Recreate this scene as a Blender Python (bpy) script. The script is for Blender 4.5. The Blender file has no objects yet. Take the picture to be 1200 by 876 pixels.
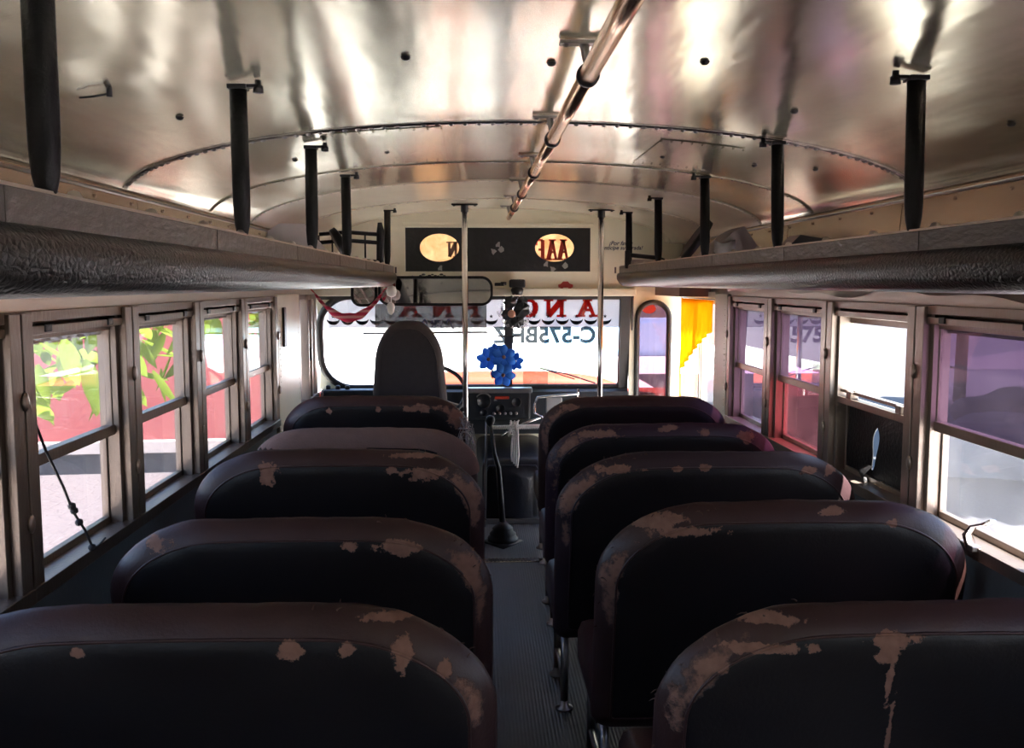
import bpy, bmesh, math, random
from mathutils import Vector, Matrix, noise as mnoise
random.seed(7)
S = bpy.context.scene
COL = S.collection
PI = math.pi

# ------------------------------------------------------------------ camera
FPX = 1100.0
TH = math.radians(2.1866)
PH = math.radians(5.50)
cam = bpy.data.cameras.new('camera')
cam.sensor_width = 36.0
cam.lens = FPX / 1200 * 36
cam.clip_start = 0.02
cam.clip_end = 600
co = bpy.data.objects.new('camera', cam)
co.location = (0, 0, 1.45)
co.rotation_euler = (PI / 2 - PH, 0, -TH)
COL.objects.link(co)
S.camera = co
S.view_settings.view_transform = 'Standard'
S.view_settings.look = 'None'
S.view_settings.gamma = 1.0
S.view_settings.use_curve_mapping = False
S.view_settings.exposure = 3.6
S.cycles.use_denoising = True
S.cycles.max_bounces = 12
S.cycles.diffuse_bounces = 8
S.cycles.glossy_bounces = 5
S.cycles.transparent_max_bounces = 32
S.cycles.caustics_reflective = False
S.cycles.caustics_refractive = False
S.cycles.sample_clamp_indirect = 8

# ------------------------------------------------------------------ mesh builder
class MB:
    def __init__(self):
        self.bm = bmesh.new()
        self.mi = 0

    def face(self, vs, mi=None, smooth=True):
        try:
            f = self.bm.faces.new(vs)
        except ValueError:
            return None
        f.material_index = self.mi if mi is None else mi
        f.smooth = smooth
        return f

    def poly(self, pts, smooth=False):
        return self.face([self.bm.verts.new(p) for p in pts], smooth=smooth)

    def box(self, lo, hi, m=None, bev=0.0):
        x0, y0, z0 = lo
        x1, y1, z1 = hi
        P = [(x0, y0, z0), (x1, y0, z0), (x1, y1, z0), (x0, y1, z0), (x0, y0, z1), (x1, y0, z1), (x1, y1, z1), (x0, y1, z1)]
        vs = [self.bm.verts.new((m @ Vector(p)) if m else p) for p in P]
        fs = [self.face([vs[i] for i in q], smooth=False) for q in
              [(0, 3, 2, 1), (4, 5, 6, 7), (0, 1, 5, 4), (1, 2, 6, 5), (2, 3, 7, 6), (3, 0, 4, 7)]]
        if bev > 0:
            es = list({e for f in fs for e in f.edges})
            r = bmesh.ops.bevel(self.bm, geom=es, offset=bev, segments=2, profile=0.5, affect='EDGES')
            for f in r['faces']:
                f.material_index = self.mi
        return self

    def tube(self, pts, r, seg=8, cap=True, flat=1.0, up=None):
        pts = [Vector(p) for p in pts]
        n = len(pts)
        rr = r if isinstance(r, (list, tuple)) else [r] * n
        t0 = (pts[1] - pts[0]).normalized()
        ref = Vector(up) if up else (Vector((0, 0, 1)) if abs(t0.z) < 0.9 else Vector((1, 0, 0)))
        a = (ref - t0 * ref.dot(t0)).normalized()
        rings = []
        for i, p in enumerate(pts):
            if i == 0: t = pts[1] - pts[0]
            elif i == n - 1: t = pts[-1] - pts[-2]
            else: t = (pts[i + 1] - pts[i]).normalized() + (pts[i] - pts[i - 1]).normalized()
            if t.length < 1e-9: t = Vector((0, 0, 1))
            t.normalize()
            a = (a - t * a.dot(t))
            if a.length < 1e-6: a = t.orthogonal()
            a.normalize()
            b = t.cross(a)
            rings.append([self.bm.verts.new(p + (a * math.cos(2 * PI * k / seg) + b * math.sin(2 * PI * k / seg) * flat) * rr[i]) for k in range(seg)])
        for i in range(n - 1):
            for k in range(seg):
                self.face([rings[i][k], rings[i][(k + 1) % seg], rings[i + 1][(k + 1) % seg], rings[i + 1][k]])
        if cap:
            self.face(rings[0][::-1]); self.face(rings[-1])
        return self

    def loop(self, pts, r, seg=8):
        pts = [Vector(p) for p in pts]
        n = len(pts)
        c = sum(pts, Vector()) / n
        nrm = Vector()
        for i in range(n):
            nrm += (pts[i] - c).cross(pts[(i + 1) % n] - c)
        nrm.normalize()
        rings = []
        for i, p in enumerate(pts):
            t = (pts[(i + 1) % n] - pts[i - 1]).normalized()
            a = nrm - t * nrm.dot(t)
            a.normalize()
            b = t.cross(a)
            rings.append([self.bm.verts.new(p + (a * math.cos(2 * PI * k / seg) + b * math.sin(2 * PI * k / seg)) * r) for k in range(seg)])
        for i in range(n):
            j = (i + 1) % n
            for k in range(seg):
                self.face([rings[i][k], rings[i][(k + 1) % seg], rings[j][(k + 1) % seg], rings[j][k]])
        return self

    def lathe(self, prof, axis_m=None, seg=24, cap=True):
        m = axis_m or Matrix()
        rings = []
        for (r, z) in prof:
            rings.append([self.bm.verts.new(m @ Vector((r * math.cos(2 * PI * k / seg), r * math.sin(2 * PI * k / seg), z))) for k in range(seg)])
        for i in range(len(prof) - 1):
            for k in range(seg):
                self.face([rings[i][k], rings[i][(k + 1) % seg], rings[i + 1][(k + 1) % seg], rings[i + 1][k]])
        if cap:
            self.face(rings[0][::-1]); self.face(rings[-1])
        return self

    def dome(self, c, r, nrm, seg=6, h=0.6):
        nrm = Vector(nrm).normalized()
        a = nrm.orthogonal().normalized(); b = nrm.cross(a); c = Vector(c)
        base = [self.bm.verts.new(c + (a * math.cos(2 * PI * k / seg) + b * math.sin(2 * PI * k / seg)) * r) for k in range(seg)]
        mid = [self.bm.verts.new(c + nrm * r * h * .75 + (a * math.cos(2 * PI * k / seg) + b * math.sin(2 * PI * k / seg)) * r * .65) for k in range(seg)]
        top = self.bm.verts.new(c + nrm * r * h)
        for k in range(seg):
            self.face([base[k], base[(k + 1) % seg], mid[(k + 1) % seg], mid[k]])
            self.face([mid[k], mid[(k + 1) % seg], top])
        return self

    def prism(self, pts2, fn, d0, d1, smooth=False):
        """closed 2D outline extruded; fn(u,v,d)->3D"""
        A = [self.bm.verts.new(fn(u, v, d0)) for u, v in pts2]
        B = [self.bm.verts.new(fn(u, v, d1)) for u, v in pts2]
        n = len(pts2)
        self.face(A[::-1], smooth=False); self.face(B, smooth=False)
        for i in range(n):
            self.face([A[i], A[(i + 1) % n], B[(i + 1) % n], B[i]], smooth=smooth)
        return self

    def bridge(self, A2, B2, fn, d0, d1):
        """ring plate between two closed outlines with equal point counts"""
        n = len(A2)
        a0 = [self.bm.verts.new(fn(u, v, d0)) for u, v in A2]; b0 = [self.bm.verts.new(fn(u, v, d0)) for u, v in B2]
        a1 = [self.bm.verts.new(fn(u, v, d1)) for u, v in A2]; b1 = [self.bm.verts.new(fn(u, v, d1)) for u, v in B2]
        for i in range(n):
            j = (i + 1) % n
            self.face([a0[i], a0[j], b0[j], b0[i]], smooth=False)
            self.face([a1[j], a1[i], b1[i], b1[j]], smooth=False)
            self.face([a0[j], a0[i], a1[i], a1[j]])
            self.face([b0[i], b0[j], b1[j], b1[i]])
        return self

    def grid(self, P, close_u=False):
        V = [[self.bm.verts.new(p) for p in row] for row in P]
        nu = len(V)
        for i in range(nu - (0 if close_u else 1)):
            for j in range(len(V[0]) - 1):
                self.face([V[i][j], V[(i + 1) % nu][j], V[(i + 1) % nu][j + 1], V[i][j + 1]])
        return V

    def build(self, name, mats, parent=None, fix=True):
        if fix:
            bmesh.ops.recalc_face_normals(self.bm, faces=self.bm.faces)
        me = bpy.data.meshes.new(name)
        self.bm.to_mesh(me); self.bm.free()
        for m in (mats if isinstance(mats, (list, tuple)) else [mats]):
            me.materials.append(m)
        o = bpy.data.objects.new(name, me)
        COL.objects.link(o)
        if parent: o.parent = parent
        return o

def tag(o, label=None, cat=None, group=None, kind=None):
    if label: o['label'] = label
    if cat: o['category'] = cat
    if group: o['group'] = group
    if kind: o['kind'] = kind
    return o

def empty(name, loc=(0, 0, 0), label=None, cat=None, group=None, kind=None):
    o = bpy.data.objects.new(name, None)
    o.empty_display_size = 0.05
    COL.objects.link(o)
    o.location = loc
    return tag(o, label, cat, group, kind)

def solid(o, t, off=1.0):
    m = o.modifiers.new('thickness', 'SOLIDIFY')
    m.thickness = t; m.offset = off
    return o

def text_bm(mb, body, size, fn, depth=0.002, bold=0.0, shear=0.0, mirror=False, align='CENTER', spacing=1.0):
    """lettering as mesh; fn(u,v,d)->3D"""
    cu = bpy.data.curves.new('t', 'FONT')
    cu.body = body; cu.size = size; cu.offset = bold; cu.shear = shear
    cu.align_x = align; cu.align_y = 'CENTER'; cu.space_character = spacing
    cu.resolution_u = 4
    o = bpy.data.objects.new('t', cu)
    COL.objects.link(o)
    dg = bpy.context.evaluated_depsgraph_get()
    me = o.evaluated_get(dg).to_mesh()
    s = -1 if mirror else 1
    F = [mb.bm.verts.new(fn(v.co.x * s, v.co.y, 0)) for v in me.vertices]
    for p in me.polygons:
        mb.face([F[i] for i in p.vertices], smooth=False)
    o.evaluated_get(dg).to_mesh_clear()
    bpy.data.objects.remove(o); bpy.data.curves.remove(cu)

# ------------------------------------------------------------------ materials
class NT:
    def __init__(self, name):
        self.m = bpy.data.materials.new(name)
        self.m.use_nodes = True
        self.t = self.m.node_tree
        self.t.nodes.clear()
        self.out = self.t.nodes.new('ShaderNodeOutputMaterial')
    def n(self, typ, ins=None, **kw):
        nd = self.t.nodes.new(typ)
        for k, v in kw.items(): setattr(nd, k, v)
        if ins:
            for k, v in ins.items():
                s = nd.inputs[k]
                if hasattr(v, 'links') or isinstance(v, bpy.types.NodeSocket): self.t.links.new(v, s)
                else: s.default_value = v
        return nd
    def math(self, op, a, b=0.0, c=None, clamp=False):
        ins = {0: a, 1: b}
        if c is not None: ins[2] = c
        return self.n('ShaderNodeMath', ins, operation=op, use_clamp=clamp).outputs[0]
    def mix(self, f, a, b):
        nd = self.t.nodes.new('ShaderNodeMix'); nd.data_type = 'RGBA'
        for s, v in ((nd.inputs[0], f), (nd.inputs[6], a), (nd.inputs[7], b)):
            if isinstance(v, bpy.types.NodeSocket): self.t.links.new(v, s)
            else: s.default_value = v
        return nd.outputs[2]
    def noise(self, scale, detail=3, vec=None, rough=0.55, dist=0.0):
        ins = {'Scale': scale, 'Detail': detail, 'Roughness': rough, 'Distortion': dist}
        if vec is not None: ins['Vector'] = vec
        return self.n('ShaderNodeTexNoise', ins).outputs['Fac']
    def obj(self): return self.n('ShaderNodeTexCoord').outputs['Object']
    def scl(self, v, s, loc=(0, 0, 0)):
        return self.n('ShaderNodeMapping', {'Vector': v, 'Scale': s, 'Location': loc}).outputs[0]
    def bump(self, h, strength, dist=0.01):
        return self.n('ShaderNodeBump', {'Height': h, 'Strength': strength, 'Distance': dist}).outputs[0]
    def done(self, sh):
        self.t.links.new(sh, self.out.inputs[0]); return self.m

def c4(c): return (c[0], c[1], c[2], 1)
def mul(c, k): return c4([max(0, min(1, x * k)) for x in c])

def pm(name, c, rough=0.5, metal=0.0, var=0.2, ns=6.0, bs=0.0, bsc=60.0, stretch=(1, 1, 1), spec=0.5, rv=0.1):
    t = NT(name)
    v = t.scl(t.obj(), stretch)
    nz = t.noise(ns, 4, v)
    col = t.mix(nz, mul(c, 1 - var), mul(c, 1 + var))
    ins = {'Base Color': col, 'Metallic': metal, 'Roughness': t.math('MULTIPLY_ADD', nz, rv, rough - rv / 2),
           'Specular IOR Level': spec}
    if bs > 0: ins['Normal'] = t.bump(t.noise(bsc, 4, v), bs)
    return t.done(t.n('ShaderNodeBsdfPrincipled', ins).outputs[0])

def glass(name, tint, refl=1.0, dirt=0.0):
    t = NT(name)
    tr = t.n('ShaderNodeBsdfTransparent', {'Color': c4(tint)}).outputs[0]
    if dirt > 0:
        d = t.n('ShaderNodeBsdfTranslucent', {'Color': (.9, .88, .86, 1)}).outputs[0]
        d2 = t.n('ShaderNodeBsdfDiffuse', {'Color': (.8, .78, .76, 1)}).outputs[0]
        dd = t.n('ShaderNodeMixShader', {0: .4, 1: d, 2: d2}).outputs[0]
        f = t.math('MULTIPLY', t.noise(5, 5, t.obj()), dirt * 2)
        tr = t.n('ShaderNodeMixShader', {0: f, 1: tr, 2: dd}).outputs[0]
    gl = t.n('ShaderNodeBsdfGlossy', {'Color': (1, 1, 1, 1), 'Roughness': 0.015}).outputs[0]
    bk = t.n('ShaderNodeNewGeometry').outputs['Backfacing']
    fr = t.n('ShaderNodeFresnel', {'IOR': t.math('MULTIPLY_ADD', bk, 1 / 1.5 - 1.5, 1.5)}).outputs[0]
    return t.done(t.n('ShaderNodeMixShader', {0: t.math('MULTIPLY', fr, refl, clamp=True), 1: tr, 2: gl}).outputs[0])

M = {}
M['frame'] = pm('bronzed aluminium window frame', (.20, .155, .125), .38, .85, .25, 9, .15, 90, (1, 1, .3))
M['frame_light'] = pm('pale aluminium window frame', (.30, .24, .20), .36, .8, .2, 9, .12, 90, (1, 1, .3))
M['cream'] = pm('cream enamel paint', (.84, .80, .64), .38, 0, .10, 5, .08, 40)
M['lower'] = pm('grey enamel side panel', (.10, .11, .115), .42, .0, .25, 6, .1, 50)
M['header'] = pm('brushed header strip', (.62, .55, .48), .35, .75, .2, 7, .12, 50, (1, .2, 1))
M['cove'] = pm('brown tinted aluminium cove', (.58, .47, .38), .22, .9, .18, 4, .1, 8, (1, .3, 1))
M['black'] = pm('black vinyl wrap', (.007, .0065, .007), .42, 0, .4, 14, .25, 70, spec=.25)
M['blackmetal'] = pm('black painted steel', (.02, .02, .022), .4, .2, .3, 12, .1, 60)
M['rubber'] = pm('black rubber', (.022, .022, .024), .55, 0, .3, 15, .15, 80)
M['chrome'] = pm('worn chrome', (.72, .68, .66), .16, 1, .12, 8, .03, 30)
M['copper'] = pm('copper toned tube', (.92, .62, .42), .26, 1, .15, 3, .03, 30)
M['steel'] = pm('dull steel', (.35, .33, .32), .35, .9, .25, 12, .1, 60)
M['dash'] = pm('charcoal dashboard', (.022, .026, .03), .4, 0, .35, 9, .15, 60)
M['engine'] = pm('black padded engine cover', (.02, .02, .026), .34, 0, .3, 7, .2, 25)
M['floor_mat'] = None
M['driver'] = pm('dark grey seat cloth', (.045, .036, .037), .75, 0, .3, 40, .2, 160)
M['tan'] = pm('tan seat backing', (.10, .05, .035), .8, 0, .25, 20, .4, 60)
M['stuffing'] = pm('grey frayed stuffing', (.36, .30, .27), .9, 0, .3, 30, .2, 90)
M['cloth_tan'] = pm('brown slip cloth', (.20, .105, .08), .85, 0, .15, 30, .25, 140)
M['white_cloth'] = pm('white cotton cord', (.8, .77, .73), .8, 0, .1, 30, .3, 160)
M['red_cloth'] = None
M['yellow'] = None
t = NT('blue silk petals')
colr = t.mix(t.noise(25, 4, t.obj()), (.02, .14, .55, 1), (.16, .48, .95, 1))
M['blue_petal'] = t.done(t.n('ShaderNodeMixShader', {0: .5, 1: t.n('ShaderNodeBsdfDiffuse', {'Color': colr}).outputs[0], 2: t.n('ShaderNodeBsdfTranslucent', {'Color': colr}).outputs[0]}).outputs[0])
M['leafgreen'] = None
M['orange'] = pm('orange bonnet enamel', (.25, .030, .008), .6, 0, .1, 3, spec=.2)
M['pink'] = None
M['grey_box'] = pm('grey speaker cabinet', (.58, .50, .46), .55, 0, .15, 12, .15, 70)
M['brown_box'] = pm('brown cover box', (.22, .12, .10), .5, 0, .2, 8, .1, 50)
M['signblack'] = pm('hand painted black glass', (.012, .012, .014), .4, 0, .5, 16, .3, 30)
M['bar'] = pm('black windscreen bar', (.03, .028, .028), .45, 0, .3, 10, .1, 50)
M['mirror'] = pm('mirror glass', (.50, .47, .48), .03, 1, .05, 2, rv=.0)
M['redlens'] = pm('red lens', (.55, .06, .03), .25, 0, .1, 10)
M['greypad'] = pm('grey pad', (.34, .33, .32), .6, 0, .15, 20)
M['red_letter'] = pm('red lettering vinyl', (.62, .05, .04), .5, 0, .08, 10)
M['teal_letter'] = pm('teal lettering vinyl', (.08, .19, .23), .5, 0, .1, 10)
M['grey_letter'] = pm('slate lettering vinyl', (.09, .11, .12), .5, 0, .1, 10)
M['white_letter'] = pm('white lettering vinyl', (.85, .84, .82), .5, 0, .05, 10)
t = NT('translucent red vinyl')
M['red_vinyl'] = t.done(t.n('ShaderNodeMixShader', {0: .35, 1: t.n('ShaderNodeBsdfTransparent', {'Color': (.85, .09, .075, 1)}).outputs[0], 2: t.n('ShaderNodeBsdfTranslucent', {'Color': (.6, .05, .04, 1)}).outputs[0]}).outputs[0])
t = NT('translucent white vinyl')
M['white_vinyl'] = t.done(t.n('ShaderNodeMixShader', {0: .4, 1: t.n('ShaderNodeBsdfTransparent', {'Color': (.85, .85, .85, 1)}).outputs[0], 2: t.n('ShaderNodeBsdfTranslucent', {'Color': (.8, .8, .8, 1)}).outputs[0]}).outputs[0])
t = NT('translucent teal vinyl')
M['teal_vinyl'] = t.done(t.n('ShaderNodeMixShader', {0: .3, 1: t.n('ShaderNodeBsdfTransparent', {'Color': (.020, .024, .026, 1)}).outputs[0], 2: t.n('ShaderNodeBsdfTranslucent', {'Color': (.02, .032, .038, 1)}).outputs[0]}).outputs[0])
M['ink'] = pm('dark blue printed lettering', (.03, .03, .09), .5, 0, .1, 10)
M['carred'] = pm('red car sticker', (.45, .06, .05), .4, 0, .2, 30)
M['bark'] = pm('tree bark', (.10, .065, .045), .9, 0, .4, 12, .6, 30, (1, 1, .3))
M['kerb'] = pm('weathered kerb concrete', (.05, .045, .043), .85, 0, .25, 8, .4, 30)
M['concrete'] = pm('pale concrete', (.10, .10, .105), .85, 0, .2, 3, .3, 20)
M['rock'] = pm('dark rock', (.06, .055, .06), .9, 0, .4, 6, .6, 14)
M['whitewash'] = pm('white washed wall', (.22, .19, .18), .85, 0, .08, 4, .2, 20)
M['bluepaint'] = pm('pale blue painted board', (.32, .60, .80), .6, 0, .1, 4)
M['wire'] = pm('dark cord', (.02, .018, .02), .7, 0, .3, 30)
M['medal'] = pm('copper medal', (.60, .30, .20), .4, .3, .2, 30)
M['glass'] = glass('clear window glass', (.93, .92, .94), 1.0, .03)
M['windscreen'] = glass('windscreen glass', (.95, .96, .97), 1.0, .015)
M['purple'] = glass('purple window film', (.34, .26, .37), 1.2, .03)
M['violet'] = glass('violet window film', (.36, .28, .38), .35, .02)
M['redfilm'] = glass('reddish window film', (.50, .20, .24), 1.2, .03)
M['mauve'] = glass('mauve window film', (.38, .27, .31), .6, .03)
M['visor'] = glass('smoked visor sheet', (.40, .41, .40), .6, .02)
M['sheet'] = glass('greenish plastic sheet', (.62, .68, .58), 1.0, .10)

# ribbed rubber floor
t = NT('ribbed aisle floor')
ob = t.obj()
wv = t.n('ShaderNodeTexWave', {'Vector': ob, 'Scale': 26.0, 'Distortion': .4, 'Detail': 1.0}, wave_type='BANDS', bands_direction='X').outputs['Fac']
nz = t.noise(4, 5, ob)
M['floor_mat'] = t.done(t.n('ShaderNodeBsdfPrincipled', {'Base Color': t.mix(nz, (.045, .052, .058, 1), (.16, .17, .18, 1)),
    'Roughness': t.math('MULTIPLY_ADD', nz, .3, .3), 'Normal': t.bump(wv, .35, .004)}).outputs[0])

# polished ceiling sheet (lightly buckled), brushed across
t = NT('polished ceiling sheet')
ob = t.obj()
warp = t.noise(1.1, 1, t.scl(ob, (1.8, .8, 1)))
fine = t.noise(4, 2, t.scl(ob, (2.5, .6, 2.5)))
scr = t.noise(60, 4, t.scl(ob, (.25, 6, .25)))
h = t.math('MULTIPLY_ADD', fine, .10, warp)
nrm = t.bump(h, .45, .05)
nrm = t.n('ShaderNodeBump', {'Height': scr, 'Strength': .05, 'Distance': .004, 'Normal': nrm}).outputs[0]
col = t.mix(t.noise(2.2, 3, ob), (.70, .66, .49, 1), (.84, .81, .65, 1))
M['ceil'] = t.done(t.n('ShaderNodeBsdfPrincipled', {'Base Color': col, 'Metallic': .75,
    'Roughness': t.math('MULTIPLY_ADD', t.noise(3, 3, ob), .10, .14), 'Normal': nrm}).outputs[0])
t = NT('cream ceiling enamel')
ob = t.obj()
M['ceil_cream'] = t.done(t.n('ShaderNodeBsdfPrincipled', {'Base Color': t.mix(t.noise(2.5, 3, ob), (.76, .71, .54, 1), (.85, .81, .66, 1)),
    'Metallic': .1, 'Roughness': .22, 'Normal': t.bump(t.noise(2, 2, t.scl(ob, (1.5, .8, 1))), .3, .04)}).outputs[0])

# wrinkled leatherette of the rack rolls
def leather(name, c):
    t = NT(name)
    ob = t.obj()
    v1 = t.n('ShaderNodeTexVoronoi', {'Vector': t.n('ShaderNodeMapping', {'Vector': ob, 'Scale': (1, .6, 1), 'Rotation': (.5, 0, 0)}).outputs[0], 'Scale': 110.0}, feature='DISTANCE_TO_EDGE').outputs['Distance']
    n1 = t.noise(70, 5, t.n('ShaderNodeMapping', {'Vector': ob, 'Scale': (1, .55, 1.3), 'Rotation': (.6, 0, 0)}).outputs[0], .6, 1.5)
    hh = t.math('ADD', n1, t.math('MULTIPLY', v1, 1.2))
    col = t.mix(t.math('MULTIPLY', n1, 1.0), mul(c, .7), mul(c, 1.5))
    return t.done(t.n('ShaderNodeBsdfPrincipled', {'Base Color': col, 'Roughness': .33, 'Specular IOR Level': .15, 'Normal': t.bump(hh, .45, .004)}).outputs[0])
M['leather'] = leather('wrinkled black leatherette', (.008, .007, .007))
M['leather_strip'] = pm('grey leatherette edge strip', (.10, .085, .078), .36, .1, .25, 25, .5, 60, (1, .4, 1))

# hammock, curtain, leaves
t = NT('red and white woven cloth')
ob = t.obj()
wv = t.n('ShaderNodeTexWave', {'Vector': ob, 'Scale': 9.0, 'Distortion': 1.0}, bands_direction='Z').outputs['Fac']
colr = t.mix(t.math('GREATER_THAN', wv, .62), (.48, .04, .08, 1), (.60, .26, .25, 1))
M['red_cloth'] = t.done(t.n('ShaderNodeMixShader', {0: .35, 1: t.n('ShaderNodeBsdfDiffuse', {'Color': colr}).outputs[0], 2: t.n('ShaderNodeBsdfTranslucent', {'Color': colr}).outputs[0]}).outputs[0])
t = NT('yellow curtain cloth')
colr = t.mix(t.noise(6, 3, t.obj()), (.95, .42, .02, 1), (1.0, .62, .06, 1))
M['yellow'] = t.done(t.n('ShaderNodeMixShader', {0: .7, 1: t.n('ShaderNodeBsdfDiffuse', {'Color': colr}).outputs[0], 2: t.n('ShaderNodeBsdfTranslucent', {'Color': colr}).outputs[0]}).outputs[0])
t = NT('fresh green leaves')
colr = t.mix(t.noise(3, 3, t.obj()), (.05, .10, .012, 1), (.19, .24, .035, 1))
M['leafgreen'] = t.done(t.n('ShaderNodeMixShader', {0: .5, 1: t.n('ShaderNodeBsdfDiffuse', {'Color': colr}).outputs[0], 2: t.n('ShaderNodeBsdfTranslucent', {'Color': colr}).outputs[0]}).outputs[0])
t = NT('pink limewashed wall')
ob = t.obj()
colr = t.mix(t.noise(1.3, 5, ob), (.155, .030, .030, 1), (.20, .044, .042, 1))
M['pink'] = t.done(t.n('ShaderNodeBsdfPrincipled', {'Base Color': colr, 'Roughness': .85, 'Normal': t.bump(t.noise(20, 4, ob), .2)}).outputs[0])
t = NT('translucent sign paper')
ob = t.obj()
colr = t.mix(t.noise(14, 4, ob, dist=1.0), (.50, .26, .09, 1), (.95, .80, .58, 1))
M['paper'] = t.done(t.n('ShaderNodeMixShader', {0: .75, 1: t.n('ShaderNodeBsdfDiffuse', {'Color': colr}).outputs[0], 2: t.n('ShaderNodeBsdfTranslucent', {'Color': colr}).outputs[0]}).outputs[0])
t = NT('white windscreen film')
colr = (.55, .55, .54, 1)
M['film'] = t.done(t.n('ShaderNodeMixShader', {0: .35, 1: t.n('ShaderNodeBsdfTranslucent', {'Color': colr}).outputs[0], 2: t.n('ShaderNodeBsdfTransparent', {'Color': (.34, .345, .345, 1)}).outputs[0]}).outputs[0])
# ground
t = NT('dusty cobbled ground')
ob = t.obj()
vor = t.n('ShaderNodeTexVoronoi', {'Vector': ob, 'Scale': 6.0}, feature='DISTANCE_TO_EDGE').outputs['Distance']
nz = t.noise(.6, 6, ob); nf = t.noise(9, 5, ob)
colr = t.mix(nz, (.048, .038, .040, 1), (.072, .060, .062, 1))
colr = t.mix(t.math('MULTIPLY', nf, .35), colr, (.026, .021, .022, 1))
M['ground'] = t.done(t.n('ShaderNodeBsdfPrincipled', {'Base Color': colr, 'Roughness': .9, 'Normal': t.bump(t.math('MINIMUM', vor, .12), .6, .1)}).outputs[0])
M['yard'] = pm('trodden grey earth yard', (.026, .026, .030), .9, 0, .3, 2.5, .4, 14)
M['road'] = pm('pale dusty concrete road', (.78, .75, .70), .85, 0, .06, 1.2, .15, 12)

# ------------------------------------------------------------------ bus shell
XL, XR, XC = -1.0, 1.30, 0.15
SILL, WTOP, ZR, ZC = 0.775, 1.385, 1.545, 1.70
Y0, YF = -1.35, 5.90
GZ = -0.90                                   # street level below the bus floor
WL = [2.06 + .655 * k for k in range(-5, 5)]         # left window boundaries  ... 4.68
WR = [1.31 - .69 * 3, 1.31 - .69 * 2, 1.31 - .69, 1.31, 2.0, 2.69, 3.385, 4.08, 4.74]

def ceil_z(x, y):
    k = 0 if y < 4.9 else min(1, (y - 4.9) / 1.0)
    a = 1.153 - .12 * k * k
    d = abs(x - XC) / a
    return ZC + .212 * math.sqrt(max(0, 1 - d * d)) if d < 1 else ZC

# floor
b = MB()
b.box((XL - .05, Y0 - .05, -.06), (XR + .05, 6.45, 0))
flo = b.build('floor', M['floor_mat']); tag(flo, kind='structure')
b = MB()
b.box((XL + .02, 4.78, 0.0), (XR - .3, 4.84, .006), bev=.002)
for i in range(90):
    x = XL + .04 + i * .02
    if x < XR - .32: b.box((x, 4.785, .006), (x + .008, 4.835, .009))
b.build('tread_strip', M['chrome'], flo)
b = MB(); b.box((.80, 5.02, 0), (XR - .01, 5.88, .008), bev=.003); b.box((-.95, 5.0, 0), (-.62, 5.85, .008), bev=.003)  # unseen pale floor plates, added to bounce light onto the front header
b.build('bounce_plate', M['greypad'], flo)

# ceiling
b = MB()
NX = 64
ys = [Y0 - .05 + i * .15 for i in range(200) if Y0 - .05 + i * .15 < YF] + [YF + .02]
P = []
for y in ys:
    row = []
    for i in range(NX + 1):
        a = -PI / 2 + PI * i / NX
        x = XC + 1.15 * math.sin(a)
        row.append((x, y, ceil_z(x, y)))
    P.append(row)
V = b.grid(P)
for f in b.bm.faces:
    f.material_index = 1 if f.calc_center_median().y > 4.28 else 0
cei = b.build('ceiling', [M['ceil'], M['ceil_cream']]); tag(cei, kind='structure')
# make normals face inwards, thickness outwards
if cei.data.polygons[100].normal.z > 0: cei.data.flip_normals()
solid(cei, .05, -1)
# sheet seams: overlapping joint lips and rivets
for (ys_, lip) in ((2.75, .012), (3.62, .006), (4.28, .010), (5.18, .006), (1.05, .012)):
    b = MB()
    row0, row1, row2 = [], [], []
    for i in range(NX + 1):
        a = -1.5 + 3.0 * i / NX
        x = XC + 1.15 * math.sin(a)
        z = ceil_z(x, ys_)
        row0.append((x, ys_ - .018, z - .0035)); row1.append((x, ys_ + .018, z - .0035)); row2.append((x, ys_ - .018, z))
    b.grid([row2, row0, row1]); b.mi = 1
    nr = 84 if lip > .011 else 60
    for i in range(nr):
        a = -1.45 + 2.9 * i / (nr - 1)
        x = XC + 1.15 * math.sin(a)
        if (i * 7919) % 11 == 0: continue
        b.dome((x, ys_, ceil_z(x, ys_) - .003), .0085 if lip > .011 else .005, (0, -.1, -1), 6, .8)
    b.build('riveted_seam', [M['chrome'] if lip > .011 else (M['ceil'] if ys_ < 4 else M['ceil_cream']), M['steel']], cei)
# screws scattered on the ceiling
b = MB()
for (x, y) in [(-.14, 1.95), (.16, 2.02), (.47, 1.96), (.92, 1.98), (.79, 2.35), (1.17, 2.05), (-.88, 1.75), (-.6, 3.2), (-.3, 3.25), (.65, 3.3), (.95, 3.22), (1.1, 3.05), (-.7, 2.3), (1.1, 1.3)]:
    b.dome((x, y, ceil_z(x, y) - .001), .011, (0, 0, -1), 8, .7)
b.build('screw', M['blackmetal'], cei)
# a small hooked nail hanging from the left of the ceiling
nx, ny = -.727, 1.94
b = MB(); z0 = ceil_z(nx, ny)
b.tube([(nx, ny, z0), (nx, ny, z0 - .018)], .006, 8)
b.tube([(nx, ny, z0 - .012), (nx - .03, ny - .01, z0 - .02), (nx - .055, ny - .01, z0 - .022)], .0022, 6)
b.build('ceiling_hook', M['blackmetal'], cei)
# riveted patch sheet on the right of the ceiling
b = MB()
for (xa, xb, ya, yb) in ((.58, .84, 2.95, 3.5), (-.42, -.10, 2.80, 3.55)):
    P = []
    for j in range(5):
        y = ya + (yb - ya) * j / 4
        P.append([(xa + (xb - xa) * i / 8, y, ceil_z(xa + (xb - xa) * i / 8, y) - .003) for i in range(9)])
    b.grid(P)
    for i in range(9):
        x = xa + (xb - xa) * i / 8
        for y in (ya + .02, yb - .02): b.dome((x, y, ceil_z(x, y) - .004), .005, (0, 0, -1), 6)
b.build('patch_sheet', M['ceil'], cei)

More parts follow.
